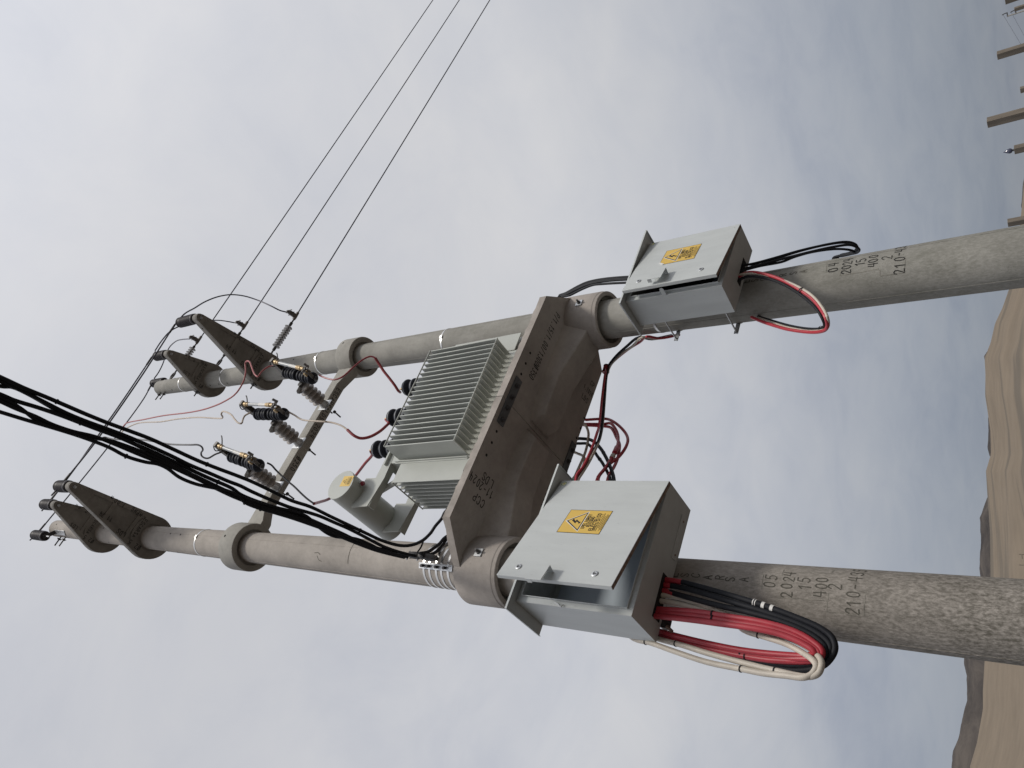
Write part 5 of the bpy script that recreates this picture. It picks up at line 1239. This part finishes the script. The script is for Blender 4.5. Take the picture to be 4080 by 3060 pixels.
    # fixing brackets round the pole
    for hz_ in ((h*.86, h*.20) if kind == 'B' else (h*.8, h*.2)):
        zz = O[2] + hz_; c = axp(pole, zz)
        x_l, x_r = c.x - prad(zz) - .040, c.x + prad(zz) + .040
        rt = O[1] + d; ye = c.y + .115
        mb = MB().rod((x_l, rt-.02, zz), (x_l, ye+.02, zz), .0065, 10); mb.rod((x_r, rt-.02, zz), (x_r, ye+.02, zz), .0065, 10)
        br = obj('clamp_rod', mb, M['galv'], t)
        r0_ = prad(zz)
        mb = MB(); vs_, fs_ = [], []
        for i_ in range(25):                                  # strap round the back of the pole
            a_ = R_(40) + R_(100)*i_/24
            for rr_, zz_ in ((r0_+.001, -.016), (r0_+.006, -.016), (r0_+.006, .016), (r0_+.001, .016)): vs_.append((c.x + rr_*math.cos(a_), c.y + rr_*math.sin(a_), zz+zz_))
        for i_ in range(24): fs_ += [(i_*4+q_, i_*4+(q_+1) % 4, i_*4+4+(q_+1) % 4, i_*4+4+q_) for q_ in range(4)]
        mb.add(vs_, fs_)
        for sx_, xx in ((-1, x_l), (1, x_r)):
            e_in = c.x + sx_*(r0_*math.cos(R_(40)) + .001)
            mb.box((min(xx + sx_*.016, e_in), ye, zz-.016), (max(xx + sx_*.016, e_in), ye+.005, zz+.016))
        obj('clamp_strap', mb, M['galv'], br)
        mb = MB().box((x_l-.016, rt+.0005, zz-.016), (x_r+.016, rt+.005, zz+.016))
        obj('clamp_angle', mb, M['galv'], br)
    return t
dist_box('large grey electrical box with its door standing open, in front of the nearer pole', Vector((.417, -.492, 3.55)), 1.2, .806, .302, .744, 18.6, .810, .731,
         (-.462, .492, -.572, -.20, 4.298), (.3605, .3835, .191, .282), (.753, .862, .376, .478), [(.739, .619), (.739, .129)], (.031, .702, .021), 'A', 'A', 'grey electrical boxes')
dist_box('small grey electrical box with door ajar and a peeling warning sticker on the farther pole', Vector((2.593, -.458, 3.56)), 2.6, .638, .252, .736, 11.5, .645, .716,
         (1.885, 2.665, -.545, -.185, 4.300), (.2775, .378, .198, .279), (.520, .640, .388, .500), [(.553, .614), (.549, .135)], (.020, .690, .019), 'B', 'B', 'grey electrical boxes')

# ---------------------------------------------------------------- cables
def cable(name, pts, r, m, label, group, n=12, sub=4, cat='cable'):
    o = obj(name, MB().tube(pts, r, n, sub), m)
    return tag(o, label, cat, group)
def tie(o, pts, i, r, w=.007, mt=None, f=0.0):
    """nylon tie or sleeve round a run of the cable; a part of that cable"""
    P = spline(pts, 4); k = min(len(P)-2, max(1, int(i*(len(P)-1))))
    a, b = P[k], P[k+1]; d = (b-a).normalized()
    return obj('cable_tie', MB().lathe([(r, -w/2), (r+.0022, -w/2), (r+.0022, w/2), (r, w/2)], 14, axis(a, a+d), cap=False), mt or M['black'], o)
up_ = lambda pts, *ex: list(pts) + [Vector(e) for e in ex]
LB, LR, LW = D['loopA_black'], D['loopA_red'], D['loopA_white']
pre = lambda pts: [Vector(pts[0]) + Vector((0, .005, .03))] + [Vector(p) for p in pts]
nm = ('outermost', 'middle', 'innermost')
for k, pts in enumerate(LB):
    p = up_(pre(pts), (-.27, -.09, 3.70), (-.18, -.10, 3.95))
    o = cable('power_cable', p, .0148, M['black'], nm[k] + ' of the three thick black cables looping below the large box', 'thick cable loop below the large box')
    if k == 0:
        for i in (.241, .254, .267): tie(o, p, i, .0150, .016, M['white'])
        tie(o, p, .24, .0152)
        obj('red_end', MB().tube(p[:3], .0155, 12, 4), M['red'], o)
    else:
        obj('red_end', MB().tube(p[:2] + [Vector(p[1]).lerp(Vector(p[2]), .5)], .0155, 12, 3), M['red'], o)
for k, pts in enumerate(LR):
    p = up_(pre(pts), (-.26, -.10, 3.70), (-.17, -.11, 3.95))
    o = cable('power_cable', p, .0150, M['red'], ('upper', 'middle', 'lower')[k] + ' of the three thick red cables looping below the large box', 'thick cable loop below the large box')
    if k < 2: tie(o, p, .16, .0162, .008); tie(o, p, .70, .0158, .006)
for k, pts in enumerate(LW):
    p = up_(pre(pts), (-.30, -.11, 3.84), (-.18, -.12, 4.02))
    o = cable('power_cable', p, .0142, M['cable_white'], ('outer', 'inner')[k] + ' of the two dirty white cables hanging lowest in the loop below the large box', 'thick cable loop below the large box')
    for i in ((.28, .72, .88) if k == 0 else (.66, .85)): tie(o, p, i, .0146, .006)
# plate with bolt under the large box
t = thing('pole_clip', 'small dark angle clip with a copper bolt under the large box', 'clip', (-.28, -.19, 3.53))
obj('angle', MB().box((-.305, -.195, 3.500), (-.262, -.188, 3.565)), M['darksteel'], t, bevel=.001)
obj('bolt', MB().rod((-.30, -.20, 3.515), (-.325, -.205, 3.478), .010, 12), M['rust'], t)
for k, pts in enumerate(D['loopB_black']):
    p = up_(pre(pts), (2.62, .24, 3.13), (2.42, .22, 3.25))
    o = cable('service_cable', p, .0088, M['black'], ('uppermost', 'second', 'lowest', 'inner')[k] + ' thin black cable of the coil right of the farther pole', 'thin black cables below the small box', 10)
    if k < 2: tie(o, p, .2, .0092, .022 if k == 0 else .006, M['white'] if k == 0 else None)
p = pre(D['loopB_red'][0])
o = cable('power_cable', p, .0112, M['red'], 'red cable of the loop hanging below the small box', 'three-cable loop below the small box', 10)
tie(o, p, .38, .020, .009)
cable('power_cable', pre(D['loopB_white'][0]), .0088, M['cable_white'], 'white cable of the loop hanging below the small box', 'three-cable loop below the small box', 10)
p = pre(D['loopB_blackthin'][0])
o = cable('power_cable', p, .0098, M['black'], 'black cable of the loop hanging below the small box', 'three-cable loop below the small box', 10)
tie(o, p, .72, .014, .01)
E3 = ((.50, -.08, 4.42), (.38, -.10, 4.25), (.24, -.14, 4.05))
for nm_, m_, r, lab in (('trio_red', 'red', .0105, 'red'), ('trio_black', 'black', .0115, 'black'), ('trio_white', 'cable_white', .0095, 'dull white')):
    p = up_([Vector(D[nm_][0][0]) + Vector((.16, .19, -.16)), Vector(D[nm_][0][0]) + Vector((.06, .10, -.05))] + [Vector(q) for q in D[nm_][0]], *E3)
    o = cable('power_cable', p, r, M[m_], lab + ' cable of the trio slung under the platform between the two boxes', 'three cables slung between the boxes', 10)
    if lab == 'red':
        a, b = (Vector(v) for v in D['trio_sleeve'][0])
        obj('heat_shrink', MB().tube([a, (a+b)/2, b], .030, 14, 2), M['red'], o)
        d = (b-a).normalized()
        for q in (a.lerp(b, .12), a.lerp(b, .8)): obj('cable_tie', MB().lathe([(.0305, -.004), (.0325, -.004), (.0325, .004), (.0305, .004)], 14, axis(q, q+d), cap=False), M['black'], o)
for k, pts in enumerate(D['tail_red']):
    p = [Vector(pts[0]) + Vector((.02, -.06, .12))] + [Vector(q) for q in pts] + [Vector((.36, -.06, 4.15)), Vector((.22, -.13, 3.95))]
    o = cable('low_voltage_cable', p, .0125, M['red'], ('widest', 'middle', 'tightest')[k] + ' red cable arching from behind the platform down to the large box', 'cables arching behind the platform', 12)
    if k == 1:
        P = spline(p, 4); i = int(.62*len(P)); obj('heat_shrink', MB().tube(P[i:i+5], .021, 14, 1), M['red'], o)
        obj('cable_tie', MB().tube(P[i+5:i+7], .020, 14, 1), M['cable_white'], o)
for k, pts in enumerate(D['tail_white']):
    p = [Vector(pts[0]) + Vector((.0, -.05, .10))] + [Vector(q) for q in pts] + [Vector((.38, -.06, 4.22)), Vector((.24, -.13, 4.02))]
    cable('low_voltage_cable', p, .0112, M['cable_beige'] if k == 0 else M['cable_white'], ('beige cable bending steeply', 'short pale cable curving')[k] + ' from behind the platform down to the large box', 'cables arching behind the platform', 12)
for k, pts in enumerate(D['tail_black']):
    p = [Vector(pts[0]) + Vector((-.05, -.04, .10))] + [Vector(q) for q in pts] + [Vector((.37, -.05, 4.12)), Vector((.20, -.13, 3.92))]
    o = cable('low_voltage_cable', p, .014 if k == 0 else .0125, M['black'], ('upper', 'lower')[k] + ' black cable arching from behind the platform down to the large box', 'cables arching behind the platform', 12)
    tie(o, p, .55, .0135, .006)
# high voltage leads
for nm_, lab, m_, r in (('red', 'red lead from the fuse cutout nearest the far pole to the farthest bushing', 'redhv', .0085), ('white', 'white lead from the middle fuse cutout to the middle bushing', 'cable_beige', .0085), ('black', 'black lead from the fuse cutout nearest the near pole to the nearest bushing', 'black', .0085)):
    o = cable('high_voltage_lead', D['lead_'+nm_][0], r, M['redsleeve'] if nm_ == 'red' else M[m_], lab, 'leads from the cutouts to the bushings', 10)
    obj('heat_shrink', MB().tube(D['lead_'+nm_+'_sleeve'][0], .0135, 12, 4), M['redsleeve'], o)
for nm_, lab, m_ in (('red', 'long faded red lead snaking from the top wire to a fuse cutout', 'redhv'), ('white', 'long white kinked lead from the top wire to the middle fuse cutout', 'cable_beige'), ('grey', 'long grey kinked lead from the lowest wire to a fuse cutout', 'grey')):
    cable('high_voltage_lead', D['tap_'+nm_][0], .0085, M[m_], lab, 'leads from the wires to the cutouts', 10)
# black service bundle
nmb = ('topmost', 'second', 'third', 'fourth', 'crossing', 'sixth', 'lowest sagging')
for k, pts in enumerate(D['bundle']):
    P = [Vector(q) for q in pts]
    o = cable('service_cable', P, .0112 if k < 4 else .0100, M['black'], nmb[k] + ' black cable of the bundle running overhead from the nearer pole', 'black cable bundle running overhead', 10, 4)
    for i in (.18 + .02*k, .45 + .03*k, .80 - .02*k):
        if k in (0, 2, 3, 5, 6): tie(o, P, i, .0126, .008)
for k, pts in enumerate(D['dropper']):
    P = [Vector(q) for q in pts]; d = (P[-1]-P[-2]).normalized()
    P += [P[-1] + d*.12 + Vector((.02, .05, -.05)), P[-1] + d*.2 + Vector((.05, .15, -.2))]
    cable('service_cable', P, .0115, M['black'], ('first', 'second', 'third', 'fourth', 'longest')[k] + ' short black cable turning from the clamps to the back of the platform', 'black cables behind the clamps', 10)
cable('service_cable', D['dropper_thin'][0], .006, M['black'], 'thin black tail dropping beside the clamps on the nearer pole', None, 8)
for k, pts in enumerate(D['drop_B']):
    P = [Vector((2.50, .10, 5.30))] + [Vector(q) for q in pts] + [Vector((2.55, -.12, 4.27))]
    cable('service_cable', P, .0105, M['black'], ('outer', 'second', 'third', 'inner')[k] + ' thin black cable running from the platform down to the top of the small box', 'thin black cables above the small box', 10)
# clamps and hook plate on the nearer pole
t = thing('hook_plate', 'galvanised hook plate banded to the nearer pole just above the platform', 'bracket', onpole('A', -118, 5.40))
q = onpole('A', -118, 5.405, .006); n_ = Vector((math.cos(R_(-118)), math.sin(R_(-118)), 0)); s_ = Vector((-n_.y, n_.x, 0))
obj('plate', MB().box((-.022, -.165, -.003), (.022, .165, .003), frame(q, s_, (0, 0, 1), n_)), M['galv'], t, bevel=.002)
obj('hook', MB().box((.012, -.15, .003), (.016, .15, .026), frame(q, s_, (0, 0, 1), n_)), M['galv'], t, bevel=.001)
for dz in (-.10, -.02, .06, .12):
    obj('bolt', MB().rod(q + n_*.002 + Vector((0, 0, dz)), q + n_*.03 + Vector((0, 0, dz)), .011, 6), M['darksteel'], t)
for k, (a, b, lab) in enumerate((((-.075, -.30, 5.548), (-.060, -.262, 5.452), 'upper'), ((-.072, -.292, 5.452), (-.062, -.250, 5.325), 'lower'))):
    t = thing('wedge_clamp', lab + ' dark wedge clamp gripping the black cables at the nearer pole', 'cable clamp', a, 'wedge clamps at the nearer pole')
    a, b = Vector(a), Vector(b); F_ = axis(a, b); L_ = (b-a).length
    obj('clamp_body', MB().prism([(-.018, 0), (.018, .0), (.026, L_*.8), (.016, L_), (-.02, L_)], F_ @ Matrix.Rotation(PI/2, 4, 'X') @ Matrix.Identity(4), -.018, .018) if False else MB().lathe([(.018, 0), (.026, L_*.3), (.027, L_*.8), (.018, L_)], 6, F_), M['darksteel'], t, bevel=.003)
    obj('bail', MB().tube([a + Vector((.02, 0, 0)), a + Vector((.035, .02, .02)), a + Vector((.01, .035, .03)), a + Vector((-.03, .02, .015)), a + Vector((-.025, 0, 0))], .0045, 8, 4), M['galv'], t)

# ---------------------------------------------------------------- posts and small things out on the sand
def wooden_post(az, el, w, dist, rot, label, extra=None):
    x, y = GX + dist*math.sin(R_(az)), GY + dist*math.cos(R_(az))
    h = 1.568 + dist*math.tan(R_(el))/1.0
    t = thing('wooden_post', label, 'post', (x, y, 0), 'square posts standing on the sand')
    mb = MB(); F_ = Matrix.Translation((x, y, 0)) @ Matrix.Rotation(R_(rot), 4, 'Z')
    n = 7
    vs, fs = [], []
    for i in range(n):
        z = -.4 + (h+.4)*i/(n-1); k = random.uniform(.97, 1.03); dx, dy = random.uniform(-.004, .004), random.uniform(-.004, .004)
        vs += [F_ @ Vector((sx*w/2*k + dx, sy*w/2*k + dy, z)) for sx, sy in ((-1, -1), (1, -1), (1, 1), (-1, 1))]
    for i in range(n-1): fs += [(i*4+k, i*4+(k+1) % 4, (i+1)*4+(k+1) % 4, (i+1)*4+k) for k in range(4)]
    fs.append(tuple(range((n-1)*4, n*4))); fs.append((3, 2, 1, 0))
    obj('shaft', mb.add(vs, fs), M['wood'], t, bevel=.004)
    return t, Vector((x, y, h))
wooden_post(61.75, 3.30, .13, 16.5 , 4, 'square wooden post cut off by the picture corner at the far end of the row')
wooden_post(61.02, 2.92, .075, 22, 6, 'thin dark post standing beside the street light pole')
wooden_post(58.77, 4.02, .125, 18.5, 3, 'square wooden post second tallest in the row on the sand')
wooden_post(56.45, 3.10, .115, 22.5, 8, 'square wooden post whose top barely shows between two taller ones')
wooden_post(55.06, 4.94, .13, 15.6, 2, 'tallest square wooden post in the row on the sand')
pt, ptop = wooden_post(53.05, 3.74, .125, 17.8, 5, 'square wooden post topped by a small pointed bulb')
wooden_post(48.72, 4.50, .125, 19.5, 2, 'square wooden post partly hidden by the farther pole')
t = thing('lamp_bulb', 'small dark pointed bulb on top of a square wooden post', 'bulb', ptop)
obj('bulb', MB().lathe([(.012, .03), (.042, .045), (.050, .075), (.040, .11), (.016, .155), (.001, .185)], 18, Matrix.Translation(ptop), cap=False), M['glass'], t)
obj('lamp_holder', MB().lathe([(.022, -.01), (.020, .03), (.012, .034)], 14, Matrix.Translation(ptop)), M['darksteel'], t)
# far distribution pole with two cross arms
def sky_pt(az, el, d): return Vector((GX + d*math.sin(R_(az)), GY + d*math.cos(R_(az)), 1.568 + d*math.tan(R_(el))))
b0 = sky_pt(60.78, 0, 165)
top = sky_pt(60.78, 3.30, 165)
t = thing('distribution_pole', 'small far power pole with two insulator arms at the picture corner', 'power pole', (b0.x, b0.y, 0))
rr = Vector((math.cos(R_(60.8)), -math.sin(R_(60.8)), 0))
obj('shaft', MB().lathe([(.17, -1), (.10, top.z)], 12, Matrix.Translation((b0.x, b0.y, 0))), M['pole_b'], t)
for dz in (-.05, -1.25):
    q = Vector((b0.x, b0.y, top.z + dz))
    ar = obj('arm', MB().bar(q - rr*.12, q + rr*.62, .16, .16), M['darksteel'], t)
    obj('insulator', MB().tube([q + rr*.55, q + rr*.55 + Vector((0, 0, .35)), q + rr*.45 + Vector((0, 0, .75))], .08, 8, 2), M['darksteel'], ar)
for k, (z_, l2) in enumerate(((-.05, 'upper'), (-1.2, 'lower'))):
    a = Vector((b0.x, b0.y, top.z + .6 + z_)) + rr*.5
    e = sky_pt(43 - 3*k, 1.0 - .8*k, 320)
    pts = [a.lerp(e, i/8) + Vector((0, 0, -6.0*(1-(2*i/8-1)**2))) for i in range(9)]
    tag(obj('power_line', MB().tube(pts, .016, 6, 3), M['wire']), l2 + ' faint thin wire sagging away from the far power pole', 'power line', 'faint wires of the far power pole')
# rough stick frame on the sand behind the nearer pole
dd = 95
def gp(az, h): 
    v = sky_pt(az, 0, dd); return Vector((v.x, v.y, ground_z(az, dd) + h))
t = thing('stick_frame', 'low frame of two thin sticks standing on the sand beside the nearer pole', 'frame', gp(27.5, 0))
for az, el in ((27.82, 5.55), (27.17, 5.58)):
    topz = 1.568 + dd*math.tan(R_(el)); g_ = gp(az, -.3)
    obj('stick', MB().rod(g_, (g_.x, g_.y, topz), .05, 6), M['wood'], t)
g_ = gp(27.82, 0); topz = 1.568 + dd*math.tan(R_(5.40))
obj('cross_stick', MB().rod(Vector((g_.x, g_.y, topz)), Vector((g_.x, g_.y, topz)) + Vector((math.cos(R_(27.8)), -math.sin(R_(27.8)), 0))*-.45, .045, 6), M['wood'], t)
